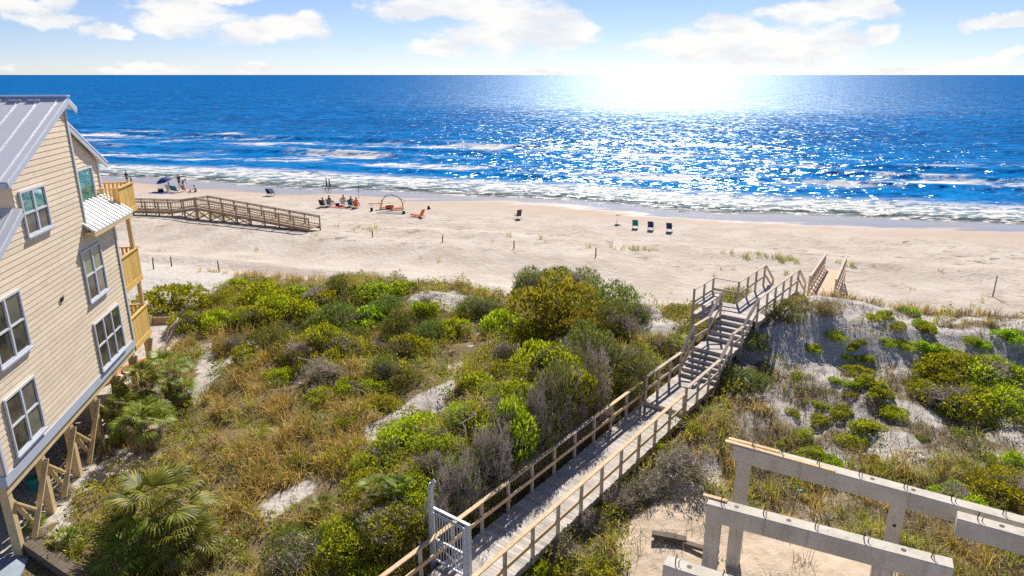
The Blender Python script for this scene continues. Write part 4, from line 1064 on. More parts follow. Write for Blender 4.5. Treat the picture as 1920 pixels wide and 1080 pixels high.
def twigs(seed, stems=26, levels=4, flat=0.8, w=0.016, kids=3, spread=0.7):
    """a bush of bare forking twigs, unit radius"""
    g = np.random.default_rng(seed); Vs, Fs, off = [], [], 0
    a = g.uniform(0, 2 * math.pi, stems); b = g.uniform(0.15, 1.25, stems)
    d = np.stack([np.cos(a) * np.sin(b), np.sin(a) * np.sin(b), np.cos(b) * flat + 0.1], 1)
    p = np.stack([g.normal(0, .18, stems), g.normal(0, .18, stems), np.zeros(stems)], 1); L = 0.42
    for lv in range(levels):
        n = len(p); l = L * g.uniform(0.6, 1.25, n); q = p + unit(d) * l[:, None]; q[:, 2] = np.maximum(q[:, 2], 0.03)
        mid = (p + q) / 2 + g.normal(0, 0.05 * L / .4, (n, 3))
        w0 = np.full(n, w * 0.72 ** lv); w1 = w0 * 0.8
        for A, B in ((p, mid), (mid, q)):
            V, F = ribbons(A, B, w0, w1, g); Vs.append(V); Fs.append(F + off); off += len(V)
        if lv < levels - 1:
            r = np.repeat(np.arange(n), kids); p = q[r] * 1.0; f = g.uniform(.35, 1, len(r))[:, None]; p = mid[r] * (1 - f) + q[r] * f
            d = unit(d[r] + g.normal(0, spread, (len(r), 3))); L *= 0.62
    return np.concatenate(Vs), np.concatenate(Fs)
def fan(g, size, leaflets=26, droop=0.35, spread=2.6):
    """one palmetto fan at the origin opening along +Y, drooping tips"""
    V, F = [], []
    for k in range(leaflets):
        a = (k / (leaflets - 1) - 0.5) * spread; L = size * (0.72 + 0.28 * math.cos(a * 0.9)) * g.uniform(.88, 1.05); wv = size * 0.031;        dx, dy = math.sin(a), math.cos(a); px, py = dy, -dx; i = len(V); fold = 0.10 * abs(math.sin(a)) * size; tw = g.normal(0, .02) * size
        for f, wf, dz in ((0.03, .35, 0), (0.45, 1.0, fold * .4), (0.78, .75, fold * .3 - droop * size * .10 + tw), (1.0, .08, -droop * size * (.35 + .3 * g.random()) + tw * 2)):
            r = L * (f - (0.10 * droop if f == 1.0 else 0))
            V.append((dx * r - px * wv * wf, dy * r - py * wv * wf, dz)); V.append((dx * r + px * wv * wf, dy * r + py * wv * wf, dz))
        for q in range(3): F.append((i + 2 * q, i + 2 * q + 1, i + 2 * q + 3, i + 2 * q + 2))
    return np.array(V), np.array(F)
def palm_mesh(seed, fans=20, size=0.75, pet=0.9, el0=0.15, el1=1.4, droop=0.35, base_h=0.25):
    g = np.random.default_rng(seed); Vs, Fs, off = [], [], 0
    for k in range(fans):
        az = k * 2.399 + g.normal(0, .25); f = (k + .5) / fans; el = el0 + (el1 - el0) * f + g.normal(0, .1); l = pet * g.uniform(.75, 1.15) * (1 - 0.25 * f)
        V, F = fan(g, size * g.uniform(.75, 1.15), 17, droop * g.uniform(.6, 1.6))
        tip = -0.35 + el * 0.75
        c, s = math.cos(tip), math.sin(tip); V = np.stack([V[:, 0], V[:, 1] * c - V[:, 2] * s, V[:, 1] * s + V[:, 2] * c], 1)
        rx = g.normal(0, .25); V = np.stack([V[:, 0] * math.cos(rx) + V[:, 2] * math.sin(rx), V[:, 1], -V[:, 0] * math.sin(rx) + V[:, 2] * math.cos(rx)], 1)
        d = np.array([0, math.cos(el), math.sin(el)]); pos = d * l + np.array([0, .05, base_h]); V = V + pos
        pv = np.array([[-.016, .04, base_h], [.016, .04, base_h], [.011, pos[1] * .55, base_h + (pos[2] - base_h) * .62], [-.011, pos[1] * .55, base_h + (pos[2] - base_h) * .62], [.009, pos[1], pos[2]], [-.009, pos[1], pos[2]]])
        V = np.concatenate([V, pv]); n0 = len(V) - 6; F = np.concatenate([F, [[n0, n0 + 1, n0 + 2, n0 + 3], [n0 + 3, n0 + 2, n0 + 4, n0 + 5]]])
        ca, sa = math.cos(az), math.sin(az); V = np.stack([V[:, 0] * ca - V[:, 1] * sa, V[:, 0] * sa + V[:, 1] * ca, V[:, 2]], 1)
        Vs.append(V); Fs.append(F + off); off += len(V)
    return np.concatenate(Vs), np.concatenate(Fs)

LEAFKIND = {'G': 'L_oak', 'B': 'L_fresh', 'D': 'L_dark', 'O': 'L_gold', 'R': 'L_brown'}
CROWNS, STEMS, TWIGS = {}, [], []
for kd, mt in LEAFKIND.items():
    prm = dict(G=dict(n=3600, lobes=17, leaf=.085, flat=.72), B=dict(n=2600, lobes=12, leaf=.11, flat=.75, slim=.55), D=dict(n=4200, lobes=16, leaf=.075, flat=.9, slim=.3, up=.9), O=dict(n=3600, lobes=16, leaf=.075, flat=.85, slim=.5), R=dict(n=2600, lobes=13, leaf=.09, flat=.6, slim=.25, up=.8))[kd]
    CROWNS[kd] = [mesh_np('foliage', *crown(100 + ord(kd) * 3 + k, **prm), M[mt]) for k in range(4)]
for k in range(3):
    STEMS.append(mesh_np('stems', *twigs(300 + k, 16, 3, .8, .022, 3), M['stem'])); TWIGS.append(mesh_np('branches', *twigs(330 + k, 40, 5, .75, .017, 3, .62), M['twig']))
SPARSE = [mesh_np('foliage', *crown(900 + k, n=420, lobes=14, leaf=.08, flat=.7), M['L_dark']) for k in range(2)]
vr = random.Random(11)
NAMES = {'G': 'green_shrub', 'B': 'bright_shrub', 'D': 'dark_shrub', 'O': 'golden_shrub', 'R': 'russet_shrub', 'T': 'dead_shrub'}
def shrub(px, py, wpx, kd, label, group=None, hr=0.85, sy=1.0):
    """px, py: middle of the shrub seen from the camera's post; wpx its width there"""
    p, t = hit(px, py, 0.2); r = wpx / 2 * t / FPX * 1.03
    p, t = hit(px, py, 0.40 * r * hr); 
    root = empty(NAMES[kd], (p.x, p.y, hz(p.x, p.y) - 0.10 * r), vr.uniform(0, 6.28)); tag(root, label, 'shrub', group)
    sc = (r * vr.uniform(.92, 1.08), r * sy * vr.uniform(.92, 1.08), r * hr * vr.uniform(.92, 1.1))
    if kd == 'T':
        a = bpy.data.objects.new('branches', vr.choice(TWIGS)); link(a, root); a.scale = sc
        b = bpy.data.objects.new('foliage', vr.choice(SPARSE)); link(b, root); b.scale = (sc[0], sc[1], sc[2] * .9)
    else:
        a = bpy.data.objects.new('foliage', vr.choice(CROWNS[kd])); link(a, root); a.scale = sc
        b = bpy.data.objects.new('stems', vr.choice(STEMS)); link(b, root); b.scale = (sc[0] * .85, sc[1] * .85, sc[2] * .8)
        if wpx > 62 and vr.random() < .55:
            b = bpy.data.objects.new('dead_twigs', vr.choice(TWIGS)); link(b, root); b.rotation_euler.z = vr.uniform(0, 6); q = vr.uniform(.85, 1.05); b.scale = (sc[0] * q, sc[1] * q, sc[2] * q); b.location = (vr.uniform(-.2, .2) * sc[0], vr.uniform(-.2, .2) * sc[1], 0)
    return root
SHR = [
 (320,556,130,'G','low wide green shrub on the dune just right of the lowest yellow balcony'), (440,532,60,'B','small bright shrub on the dune crest above the low shrub beside the balcony'),
 (505,545,105,'G','broad yellow-green shrub on the crest with a pale gap of sand on its left'), (585,552,95,'G','yellow-green crest shrub next right from the broad one by the pale gap'),
 (640,528,70,'D','dark olive shrub topping the crest in the middle of the left dune'), (700,545,90,'G','bushy yellow-green crest shrub above the shaded hollow'),
 (752,533,62,'B','bright little shrub on the crest at the left of the shaded sand hollow'), (690,592,100,'B','large fresh-green shrub standing out in the shade below the crest'),
 (800,572,64,'G','shrub on the rim of the shaded sand hollow'), (852,612,60,'G','round shrub at the upper left edge of the sand streak'),
 (895,572,90,'D','dark shrub right of the shaded sand hollow, top of the sand streak'), (1000,528,86,'D','dark crest shrub at the left shoulder of the tallest thicket'),
 (1062,520,100,'D','dark shrub at the very top of the tallest thicket'), (1040,562,150,'O','big golden-leaved shrub in the middle of the tallest thicket'),
 (945,604,84,'G','rounded golden-green shrub overhanging the upper sand streak'), (1135,548,100,'D','dark grey-green shrub at the right shoulder of the tallest thicket'),
 (1160,600,100,'D','grey-green shrub beside the bare sand left of the bench bay'), (1075,612,110,'O','orange-tinged shrub on the lower slope of the tallest thicket'),
 (1105,650,120,'D','grey-green shrub halfway down between the orange-tinged shrub and the stairs'), (1178,668,90,'D','feathery grey-green shrub closest to the stairs on their left'),
 (1025,672,110,'G','lime-green shrub on the lower middle slope under the golden one'), (1160,718,100,'D','dull green shrub against the boardwalk rail below the stairs'),
 (950,655,70,'T','bare twiggy shrub in the shade at the right of the sand streak'), (893,712,84,'B','vivid green shrub at the right side of the lower sand streak'),
 (965,738,110,'G','yellow-green shrub between the vivid one and the grey dead brush'), (1070,735,130,'T','largest grey leafless shrub, mid slope left of the boardwalk'),
 (1125,765,90,'T','grey leafless shrub leaning on the boardwalk rail'), (940,782,130,'G','dense yellow-green shrub above the palmetto by the boardwalk'),
 (862,772,84,'G','yellow-green shrub at the lower end of the sand streak'), (775,808,130,'G','broad yellow-green shrub left of centre in the lower thicket'),
 (735,845,110,'G','shadowed green shrub in front of the broad one of the lower thicket'), (862,855,84,'G','rounded yellow-green shrub left of the palmetto by the boardwalk'),
 (810,860,80,'T','grey twiggy shrub sunk among the green ones of the lower thicket'), (885,905,130,'T','grey leafless shrub beside the rail right of the gate'),
 (985,850,70,'T','grey brush behind the palmetto along the boardwalk rail'),
 (675,900,100,'G','olive shrub at the left flank of the lower thicket'), (735,965,150,'G','big spreading yellow-green shrub left of the gate'), (655,1000,120,'G','low green shrub near the bottom edge left of the gate'),
 (560,1020,140,'D','low grey-green mat shrub at the bottom edge between palm and gate'), (820,965,80,'T','grey brush pressed against the gate post'), (700,1055,110,'G','half-cropped green shrub at the bottom edge under the rail'),
 (620,598,110,'D','dark olive shrub in the upper middle of the left dune'), (560,588,96,'G','yellow-green shrub above the dry twiggy hollow of the left dune'), (600,690,110,'T','tangle of grey bare twigs in the shadowed hollow of the left dune'),
 (640,648,96,'G','yellow-green shrub over the shadowed hollow'), (480,590,84,'G','green shrub below the crest left of the dark hollow'), (410,596,74,'G','small brownish-green shrub right of the retaining wall'),
 (500,632,86,'D','dark shrub casting a slanting shadow on the left dune'), (705,650,80,'R','russet shrub left of the sand streak'), (762,648,84,'G','green shrub hugging the left bank of the sand streak'),
 (718,694,70,'D','small dark shrub below the russet one'), (660,722,66,'G','small yellow-green shrub right of the twiggy tangle'), (652,790,52,'B','small vivid shrub at the upper edge of the brown grass'),
 (725,750,70,'G','small yellow-green shrub between the two arms of the sand streak'), (760,700,66,'R','small russet shrub on the bank of the sand streak'), (560,650,70,'R','russet shrub at the foot of the dark slanting shadow'),
 (430,640,70,'R','brownish shrub on the slope near the house'), (520,700,60,'G','little olive shrub amid brown grass below the dark shadow'), (630,850,54,'G','little green shrub on the bank over the lower sand patch'),
 (560,860,48,'G','tiny green shrub on the brown grass flat'), (455,600,60,'D','dark shrub midway between retaining wall and hollow'),
 (1195,585,56,'D','dark shrub at the foot of the thicket by the bare sand'),
 (1268,578,66,'R','brown shrub on the bare sand left of the bench bay'), (1245,640,70,'R','brown shrub in the hollow left of the stairs'), (1215,690,50,'D','small dark shrub beside the stairs foot'),
 (1470,585,84,'D','dark shrub under the right rail of the dune-top landing'), (1425,640,64,'D','dark shrub in the shade under the upper stairs'), (1405,710,84,'D','dark shrub in shade right of the lower stairs'),
 (1550,572,70,'R','brown shrub at the foot of the beach ramp'), (1500,560,50,'R','small brown shrub under the head of the beach ramp'),
 (350,600,70,'G','green shrub over the low board wall beside the house'), (520,568,80,'G','yellow-green shrub on the upper slope just under the broad crest shrub'), (560,545,60,'B','bright shrub wedged between two crest shrubs left of the middle'),
 (455,560,70,'G','yellow-green shrub on the upper slope near the pale gap'), (600,630,80,'G','yellow-green shrub above the twiggy tangle'), (545,620,80,'D','dark shrub above the russet one on the shadowed slope'), (660,625,70,'D','dark olive shrub under the vivid one in the shade'),
 (740,610,90,'D','dark shrub in the shaded hollow under the vivid one'), (730,570,70,'D','dark shrub between crest and vivid shrub'), (805,620,70,'D','dark shrub left of the round one at the sand streak'), (590,740,70,'G','green shrub below the twiggy tangle'),
 (700,720,60,'G','small green shrub left of the small dark one below the russet shrub'), (1000,620,80,'G','yellow-green shrub at the foot of the golden one'), (1060,690,90,'D','grey-green shrub above the largest grey leafless one'), (1000,780,80,'G','yellow-green shrub between the dense one and the grey brush'),
 (820,815,90,'G','green shrub filling the gap behind the rounded one of the lower thicket'), (700,860,80,'G','small green shrub at the left edge of the lower thicket'), (785,910,90,'G','yellow-green shrub above the gate post'), (470,660,60,'G','olive-green shrub beside the little sand path by the house'), (400,560,70,'G','green shrub on the crest near the foredune stakes'),
 (1110,700,70,'G','small green shrub wedged among the grey-green ones above the rail'),
 (170,835,70,'T','dry brush heap against the stilts below the dark fan palms'), (120,915,70,'T','dry brush heap against the stilts near the landward timber'), (75,1000,44,'T','small dry brush right at the landward house corner'),
 (1280,862,140,'T','largest grey dead shrub right of the boardwalk, behind the beam columns'), (1225,905,120,'T','grey dead shrub leaning against the right rail'), (1165,935,110,'T','grey dead shrub midway along the right rail'),
 (1105,975,100,'T','grey dead shrub at the sand edge near the lower right rail'), (1060,1030,100,'T','lowest grey dead shrub below the right rail'), (1025,1068,64,'G','small green shrub below the right rail at the bottom edge'), (1235,830,60,'G','olive shrub pushing through the right rail above the dead brush'),
 (1740,690,100,'G','left lobe of the wide yellow-green patch on the right dune'), (1800,684,120,'G','top shrub of the wide yellow-green patch on the right dune'), (1868,690,120,'G','right-hand shrub of the wide yellow-green patch at the photo edge'),
 (1790,735,130,'G','low front shrub of the wide yellow-green patch on the right dune'), (1875,740,120,'G','low shrub at the photo edge in front of the wide yellow-green patch'), (1725,725,80,'G','leftmost low shrub at the foot of the wide yellow-green patch'),
 (1892,625,62,'B','round vivid shrub on the crest nearest the right edge'), (1880,905,120,'G','yellow-green shrub behind the far beam at the right edge'), (1800,925,110,'G','yellow-green shrub just behind the longest beam'), (1910,860,60,'B','vivid shrub at the right edge above the beams'),
]
for a in SHR:
    thick = 925 < a[0] < 1200 and 500 < a[1] < 690
    shrub(a[0], a[1], a[2] * (1.0 if a[3] == 'O' else 1.15 if thick else 1.0), *a[3:], hr=(1.1 if thick and a[1] > 530 else 1.15 if a[0] < 880 and 560 < a[1] < 730 and a[3] != 'T' else 0.95 if a[3] == 'D' else 0.85), sy=1.0)
def brush(s, t, r, h, kd, label):
    p = ST(s, t, 0); root = empty(NAMES[kd], (p.x, p.y, hz(p.x, p.y) - .1), vr.uniform(0, 6.28)); tag(root, label, 'shrub')
    a = bpy.data.objects.new('branches', vr.choice(TWIGS)); link(a, root); h *= 1.18; a.scale = (r, r, h)  # brush stretched upward so its shadow covers more of the deck
    b = bpy.data.objects.new('foliage', vr.choice(CROWNS[kd] if kd != 'T' else SPARSE)); link(b, root); b.scale = (r * .95, r * .95, h * .98)
for q in [(12.7, -12.35, .8, 1.9, 'T', 'grey brush right behind the gate against the left rail'), (13.9, -12.45, 1.0, 2.5, 'T', 'tall bare brush overhanging the left rail at the second post past the gate'), (15.3, -12.5, 1.0, 2.6, 'T', 'tall grey brush overhanging the left rail below the palmetto'),
          (16.6, -12.9, 1.25, 1.9, 'G', 'tall yellow-green brush behind the left rail just past the palmetto'), (17.9, -12.5, 1.0, 2.7, 'T', 'tall grey brush behind the grey stretch of the left rail'), (19.2, -12.5, 1.0, 2.7, 'D', 'tall dark brush behind the far end of the grey rail stretch'),
          (20.5, -12.9, 1.25, 1.9, 'G', 'tall yellow-green brush behind the left rail where fresh timber resumes'), (21.8, -12.4, .9, 2.3, 'T', 'tall grey brush at the left rail shortly before the deck step')]: brush(*q)
SMALL = [(1571,626,44),(1528,650,34),(1598,652,26),(1641,591,34),(1664,587,34),(1703,580,40),(1680,609,34),(1730,605,36),(1738,613,40),(1664,640,34),(1734,644,46),(1758,652,46),(1820,636,34),(1843,644,34),
  (1622,671,34),(1610,694,50),(1633,714,54),(1649,733,48),(1688,772,46),(1668,768,46),(1567,710,24),(1594,737,26),(1493,702,24),(1536,757,34),(1487,772,30),(1540,784,42),(1571,768,46),(1505,811,44),(1528,846,46),(1633,800,60),
  (1594,819,56),(1466,830,34),(1567,862,50),(1795,807,30),(1730,817,26),(1855,795,30),(1851,858,46),(1611,640,30),(1588,668,24),(1700,645,40),(1500,850,26),(1640,860,30),(1770,770,30),(1600,720,34)]
for i, (x, y, w) in enumerate(SMALL):
    big = w >= 44
    shrub(x, y, w * 1.12, 'B' if i % 3 else 'G', 'rounded fresh-green cushion shrub, one of the larger ones on the sandy right dune slope' if big else 'little fresh-green tuft of shrub, one of the smaller ones on the sandy right dune slope',
          'larger cushion shrubs on the right dune slope' if big else 'smaller tufts on the right dune slope', hr=0.75)

# palms and palmettos
PALMS = [mesh_np('fronds', *palm_mesh(700 + k, 27, .68, .95, -.1, 1.45, .45), M['L_palm']) for k in range(2)]
SAWS = [mesh_np('fronds', *palm_mesh(720 + k, 15, .55, .55, .3, 1.4, .15), M['L_palm']) for k in range(2)]
DRY = [mesh_np('dry_fronds', *palm_mesh(740 + k, 12, .62, .6, -.75, .1, .7), M['L_deadpalm']) for k in range(2)]
def palm(px, py, wpx, label, kind='palm', trunk=0.5, dry=True, cat='palm'):
    p, t = hit(px, py, 0.9 if kind == 'palm' else .4); r = wpx / 2 * t / FPX / (1.5 if kind == 'palm' else 1.0)
    g = hz(p.x, p.y); root = empty('fan_palm' if kind == 'palm' else 'palmetto', (p.x, p.y, g), vr.uniform(0, 6.28)); tag(root, label, cat)
    a = bpy.data.objects.new('fronds', vr.choice(PALMS if kind == 'palm' else SAWS)); link(a, root); a.scale = (r, r, r); a.location.z = trunk
    if dry:
        b = bpy.data.objects.new('dry_fronds', vr.choice(DRY)); link(b, root); b.scale = (r, r, r); b.location.z = trunk * .95
        if kind == 'palm': b = bpy.data.objects.new('dry_fronds', vr.choice(DRY)); link(b, root); b.scale = (r * .9, r * .9, r); b.rotation_euler.z = 1.3; b.location.z = trunk * .6 + .15
    if trunk > 0.2:
        mb = MB(); mb.tube([(0, 0, -.2), (.02, .0, trunk * .5), (0, 0, trunk + .35)], [.19, .16, .13], 9); mb.build('trunk', M['palmtrunk'], root)
    return root
palm(290, 968, 236, 'largest fan palm, bright fronds, alone near the bottom left corner', trunk=.6)
palm(238, 1010, 150, 'smaller fan palm tucked against the left side of the largest one', trunk=.2)
palm(345, 1000, 170, 'fan palm forming the right side of the largest palm clump', trunk=.3)
palm(272, 745, 118, 'topmost dark fan palm against the house wall', trunk=1.3); palm(312, 712, 112, 'fan palm at the seaward end of the row against the house', trunk=1.1)
palm(268, 800, 125, 'lowest dark fan palm against the house, over its shadow', trunk=.8); palm(232, 775, 88, 'fan palm touching the stilts behind the dark ones', trunk=1.0); palm(335, 725, 80, 'small fan palm on the open side of the house row', trunk=.5)
palm(960, 850, 105, 'palmetto with stiff bright fans beside the boardwalk rail', 'saw', .12, True, 'palmetto'); palm(700, 915, 80, 'palmetto in the green thicket left of the gate', 'saw', .05, False, 'palmetto'); palm(745, 905, 70, 'pale-fanned palmetto right beside the other one left of the gate', 'saw', .05, False, 'palmetto')
palm(605, 945, 70, 'palmetto at the edge of the lower sand patch', 'saw', .05, False, 'palmetto'); palm(1275, 645, 62, 'narrow-leaved palmetto left of the upper stairs', 'saw', .05, False, 'palmetto')
palm(118, 1000, 60, 'half-dry palmetto at the timber by the house corner', 'saw', .05, True, 'palmetto'); palm(62, 975, 52, 'small palmetto under the landward corner of the house', 'saw', .05, True, 'palmetto')

# ------------------------------------------------------------------ grass and ground cover (beyond counting)
G = np.random.default_rng(5)
def scatter(n, xr, yr, fn):
    x = G.uniform(*xr, n); y = G.uniform(*yr, n); z = height(x, y); k = fn(x, y, z); return x[k], y[k], z[k]
def inview(x, y, z, m=60):
    px, py = project(x, y, z); return (px > -m) & (px < 1920 + m) & (py < 1080 + 2 * m)
def deckfree(x, y):
    qx, qy = 2.65, -1.6; tt = np.clip(((x + 14.85) * qx + (y - 17.62) * qy) / (qx * qx + qy * qy), 0, 1); clear = (np.hypot(x + 14.85 - tt * qx, y - 17.62 - tt * qy) > .5) & ~((x < -12) & (y < 17.4 - (x + 14.85) * .6))
    s = AX[0] * x + AX[1] * y; t = AN[0] * x + AN[1] * y
    u = (x - 17.6) * 0.476 + (y - 38.8) * 0.879; v = (x - 17.6) * 0.879 - (y - 38.8) * 0.476
    return clear & ~((t > -11.6) & (t < -9.3) & (s < 40)) & ~((v > -.1) & (v < 1.6) & (u > -1.5) & (u < 15))
def tufts(name, x, y, z, blades, h, w, mat, label, lean=0.55, rad=0.16, curve=0.5):
    n = len(x); k = np.repeat(np.arange(n), blades); m = len(k)
    az = G.uniform(0, 2 * math.pi, m); ln = np.abs(G.normal(0, lean, m)) + .1; hh = (h * G.uniform(.55, 1.5, n))[k] * G.uniform(.5, 1.2, m)
    rr = rad * np.sqrt(G.random(m)); a2 = G.uniform(0, 2 * math.pi, m)
    B = np.stack([x[k] + rr * np.cos(a2), y[k] + rr * np.sin(a2), z[k] - .03], 1)
    d1 = np.stack([np.cos(az) * np.sin(ln), np.sin(az) * np.sin(ln), np.cos(ln)], 1); l2 = np.minimum(ln * 1.7 + curve * .5, 1.7)
    d2 = np.stack([np.cos(az) * np.sin(l2), np.sin(az) * np.sin(l2), np.cos(l2)], 1)
    M1 = B + d1 * (hh * .6)[:, None]; T = M1 + d2 * (hh * .5)[:, None]
    s = np.stack([-np.sin(az), np.cos(az), np.zeros(m)], 1) * w
    tw = G.uniform(-.8, .8, m)[:, None]; s = s + np.stack([np.cos(az), np.sin(az), np.zeros(m)], 1) * w * tw
    V = np.empty((m, 6, 3)); V[:, 0] = B - s; V[:, 1] = B + s; V[:, 2] = M1 + s * .8; V[:, 3] = M1 - s * .8; V[:, 4] = T + s * .12; V[:, 5] = T - s * .12
    i = np.arange(m)[:, None] * 6
    F = np.concatenate([i + np.array([[0, 1, 2, 3]]), i + np.array([[3, 2, 4, 5]])])
    o = obj_np(name, V.reshape(-1, 3), F, mat); tag(o, label, 'grass', kind='stuff'); return o
def brownzone(x, y, z):
    px, py = project(x, y, z); return np.exp(-(((px - 500) / 170) ** 2 + ((py - 820) / 130) ** 2)) + .6 * np.exp(-(((px - 420) / 80) ** 2 + ((py - 640) / 60) ** 2))
def f_brown(x, y, z):
    d, b, v, r = zones(x, y, z); p = d * np.where(r, .05 + .30 * (project(x, y, z)[1] > 860), .18 + 1.0 * np.clip(brownzone(x, y, z), 0, 1)) ; return (G.random(len(x)) < p * np.clip(.45 + 3.2 * fbm(x * .8, y * .8, 77, 2), .03, 1)) & inview(x, y, z) & deckfree(x, y)
x, y, z = scatter(30000, (-19, 34), (12, 46), f_brown); tufts('brown_grass', x, y, z, 20, .56, .012, M['G_brown'], 'golden brown dune grass covering the hollow of the left dune', .6, .22)
def f_green(x, y, z):
    d, b, v, r = zones(x, y, z); px, py = project(x, y, z); lowr = (px > 1330) & (py > 860)
    p = d * np.where(r, .05 + .35 * lowr, .20) * (1 - .35 * np.clip(brownzone(x, y, z), 0, 1)); return (G.random(len(x)) < p * np.clip(.5 + 3.0 * fbm(x * .7, y * .7, 78, 2), .03, 1)) & inview(x, y, z) & deckfree(x, y)
x, y, z = scatter(34000, (-19, 34), (12, 46), f_green); tufts('green_grass', x, y, z, 18, .5, .012, M['G_green'], 'olive green grass tufts growing between the dune shrubs', .55, .2)
def f_dark(x, y, z):
    d, b, v, r = zones(x, y, z); p = np.maximum(d * np.where(r, .95, .12), .10 * v * (SH[0] * x + SH[1] * y > 15) * (x > -15)); return (G.random(len(x)) < p) & inview(x, y, z) & deckfree(x, y)
x, y, z = scatter(16000, (-19, 36), (11, 46), f_dark); tufts('dry_stems', x, y, z, 16, .42, .008, M['G_dark'], 'dark dry stems and dead weeds scattered over the dune sand', .8, .3)
# crest fringe of rusty grass along the seaward brow
def f_crest(x, y, z):
    w = SH[0] * x + SH[1] * y; t = AN[0] * x + AN[1] * y; c = np.where(t < -10.4, 41.0, 39.3); return (np.abs(w + 2.0 * fbm(x * .55, y * .55, 41, 3) - c + .3) < .9) & (G.random(len(x)) < .75) & inview(x, y, z) & deckfree(x, y)
x, y, z = scatter(9000, (-24, 38), (26, 50), f_crest); tufts('crest_grass', x, y, z, 18, .45, .013, M['G_brown'], 'rusty grass fringe along the seaward brow of the dunes', .5, .2)
# sparse sea oats on the foredune line and beach
def f_oats(x, y, z):
    w = SH[0] * x + SH[1] * y; l = SH[1] * x - SH[0] * y; wl = w + 1.6 * fbm(l * .12, w * .05, 31, 3)
    p = np.exp(-((wl - 62.6) / .9) ** 2) * .6 * np.clip(.2 + 1.8 * fbm(l * .25, w * .1, 88, 2), 0, 1) + np.where((w > 41) & (w < 61) & (x > 14), .006, 0) + np.where((w > 44) & (w < 60), .0015, 0); return (G.random(len(x)) < p) & inview(x, y, z) & deckfree(x, y)
x, y, z = scatter(40000, (-50, 52), (40, 84), f_oats); tufts('sea_oats', x, y, z, 14, .5, .013, M['G_green'], 'sparse sea oat tufts growing in a line across the beach sand', .45, .22)
# low leafy ground cover knitting the shrubs together
def cover(name, n, fn, mat, label, per=90, r=.5, h=.32, leaf=.10):
    x, y, z = scatter(n, (-19, 36), (12, 46), fn); m = len(x); k = np.repeat(np.arange(m), per); q = len(k)
    R_ = (r * G.uniform(.5, 1.3, m))[k]; a = G.uniform(0, 6.283, q); u = np.sqrt(G.random(q)); rr = R_ * u
    P_ = np.stack([x[k] + rr * np.cos(a), y[k] + rr * np.sin(a), np.zeros(q)], 1)
    P_[:, 2] = height(P_[:, 0], P_[:, 1]) + (h * G.uniform(.5, 1.3, m))[k] * (1 - u ** 2) * (.6 + .5 * G.random(q)) + .02
    D = unit(G.normal(size=(q, 3)) * .8 + np.array([0, 0, .7])); Nn = unit(G.normal(size=(q, 3)) + np.array([0, 0, .4])); ln = leaf * G.uniform(.6, 1.5, q)
    V, F = leaf_faces(P_, D, Nn, ln, ln * .5); o = obj_np(name, V, F, mat); tag(o, label, 'ground cover', kind='stuff')
def f_cov(k_, right):
    def fn(x, y, z):
        d, b, v, r = zones(x, y, z); n = np.clip((.75 if k_ == 1 else .5) + 2.4 * fbm(x * .45, y * .45, 60 + k_, 3), 0, 1)
        return (G.random(len(x)) < d * n * np.where(r, right, .75) * (1 - .7 * np.clip(brownzone(x, y, z), 0, 1))) & inview(x, y, z) & deckfree(x, y)
    return fn
cover('leafy_ground_cover', 2600, f_cov(1, .10), M['L_oak'], 'yellow-green creeping leaves filling gaps between the dune shrubs', per=120, r=.75, h=.62)
cover('olive_ground_cover', 2200, f_cov(2, .25), M['L_dark'], 'dull olive low growth spreading between the dune shrubs', per=110, r=.65, h=.6)
cover('russet_ground_cover', 650, f_cov(3, .45), M['L_brown'], 'russet low growth patching the dune slopes', leaf=.09)

# ------------------------------------------------------------------ beach furniture and people
def cloth(name, col, rough=0.8): 
    if name not in M: M[name] = simple(name, col, rough, 0.12, 6)
    return M[name]
M['alu'] = simple('aluminium_tube', (0.55, 0.56, 0.58), 0.4, 0.08, 5, metal=0.6)
def on_sand(px, py):
    p, _ = hit(px, py); p.z = hz(p.x, p.y); return p
SEAYAW = -math.atan2(SH[0], SH[1])          # a thing whose +Y faces the sea
def beach_chair(px, py, fab, label, yaw=0.0, sc=1.0, group=None, low=0.0, frame='alu', cat='beach chair', reclined=0.35):
    p = on_sand(px, py); r = empty('beach_chair', p, SEAYAW + yaw); r.scale = (sc, sc, sc); tag(r, label, cat, group)
    sh = 0.32 - low; mb = MB(); b = reclined
    for x in (-.29, .29):
        mb.tube([(x, .32, 0), (x, .30, sh + .24), (x, -.22, sh + .24)], .014, 6); mb.tube([(x, -.36, 0), (x, -.10, sh), (x, .30, sh + .04)], .014, 6); mb.tube([(x, -.18, sh - .02), (x, -.22 - b, sh + .68)], .014, 6)
    mb.tube([(-.29, -.22 - b, sh + .68), (.29, -.22 - b, sh + .68)], .014, 6); mb.tube([(-.29, .30, sh + .04), (.29, .30, sh + .04)], .014, 6); mb.tube([(-.29, -.36, .02), (.29, -.36, .02)], .014, 6)
    mb.build('chair_frame', M[frame], r)
    s = MB(); s.hexa([(-.27, -.2, sh - .04), (.27, -.2, sh - .04), (.27, .30, sh + .03), (-.27, .30, sh + .03), (-.27, -.2, sh - .02), (.27, -.2, sh - .02), (.27, .30, sh + .05), (-.27, .30, sh + .05)]); s.build('seat', M[fab], r)
    s = MB(); s.hexa([(-.27, -.20, sh), (.27, -.20, sh), (.27, -.18, sh), (-.27, -.18, sh), (-.27, -.23 - b, sh + .68), (.27, -.23 - b, sh + .68), (.27, -.20 - b, sh + .68), (-.27, -.20 - b, sh + .68)]); s.build('backrest', M[fab], r)
    s = MB(); s.box(-.32, -.26, -.2, .3, sh + .245, sh + .265); s.build('armrest', M['driftwood'], r); s = MB(); s.box(.26, .32, -.2, .3, sh + .245, sh + .265); s.build('armrest', M['driftwood'], r)
    return r
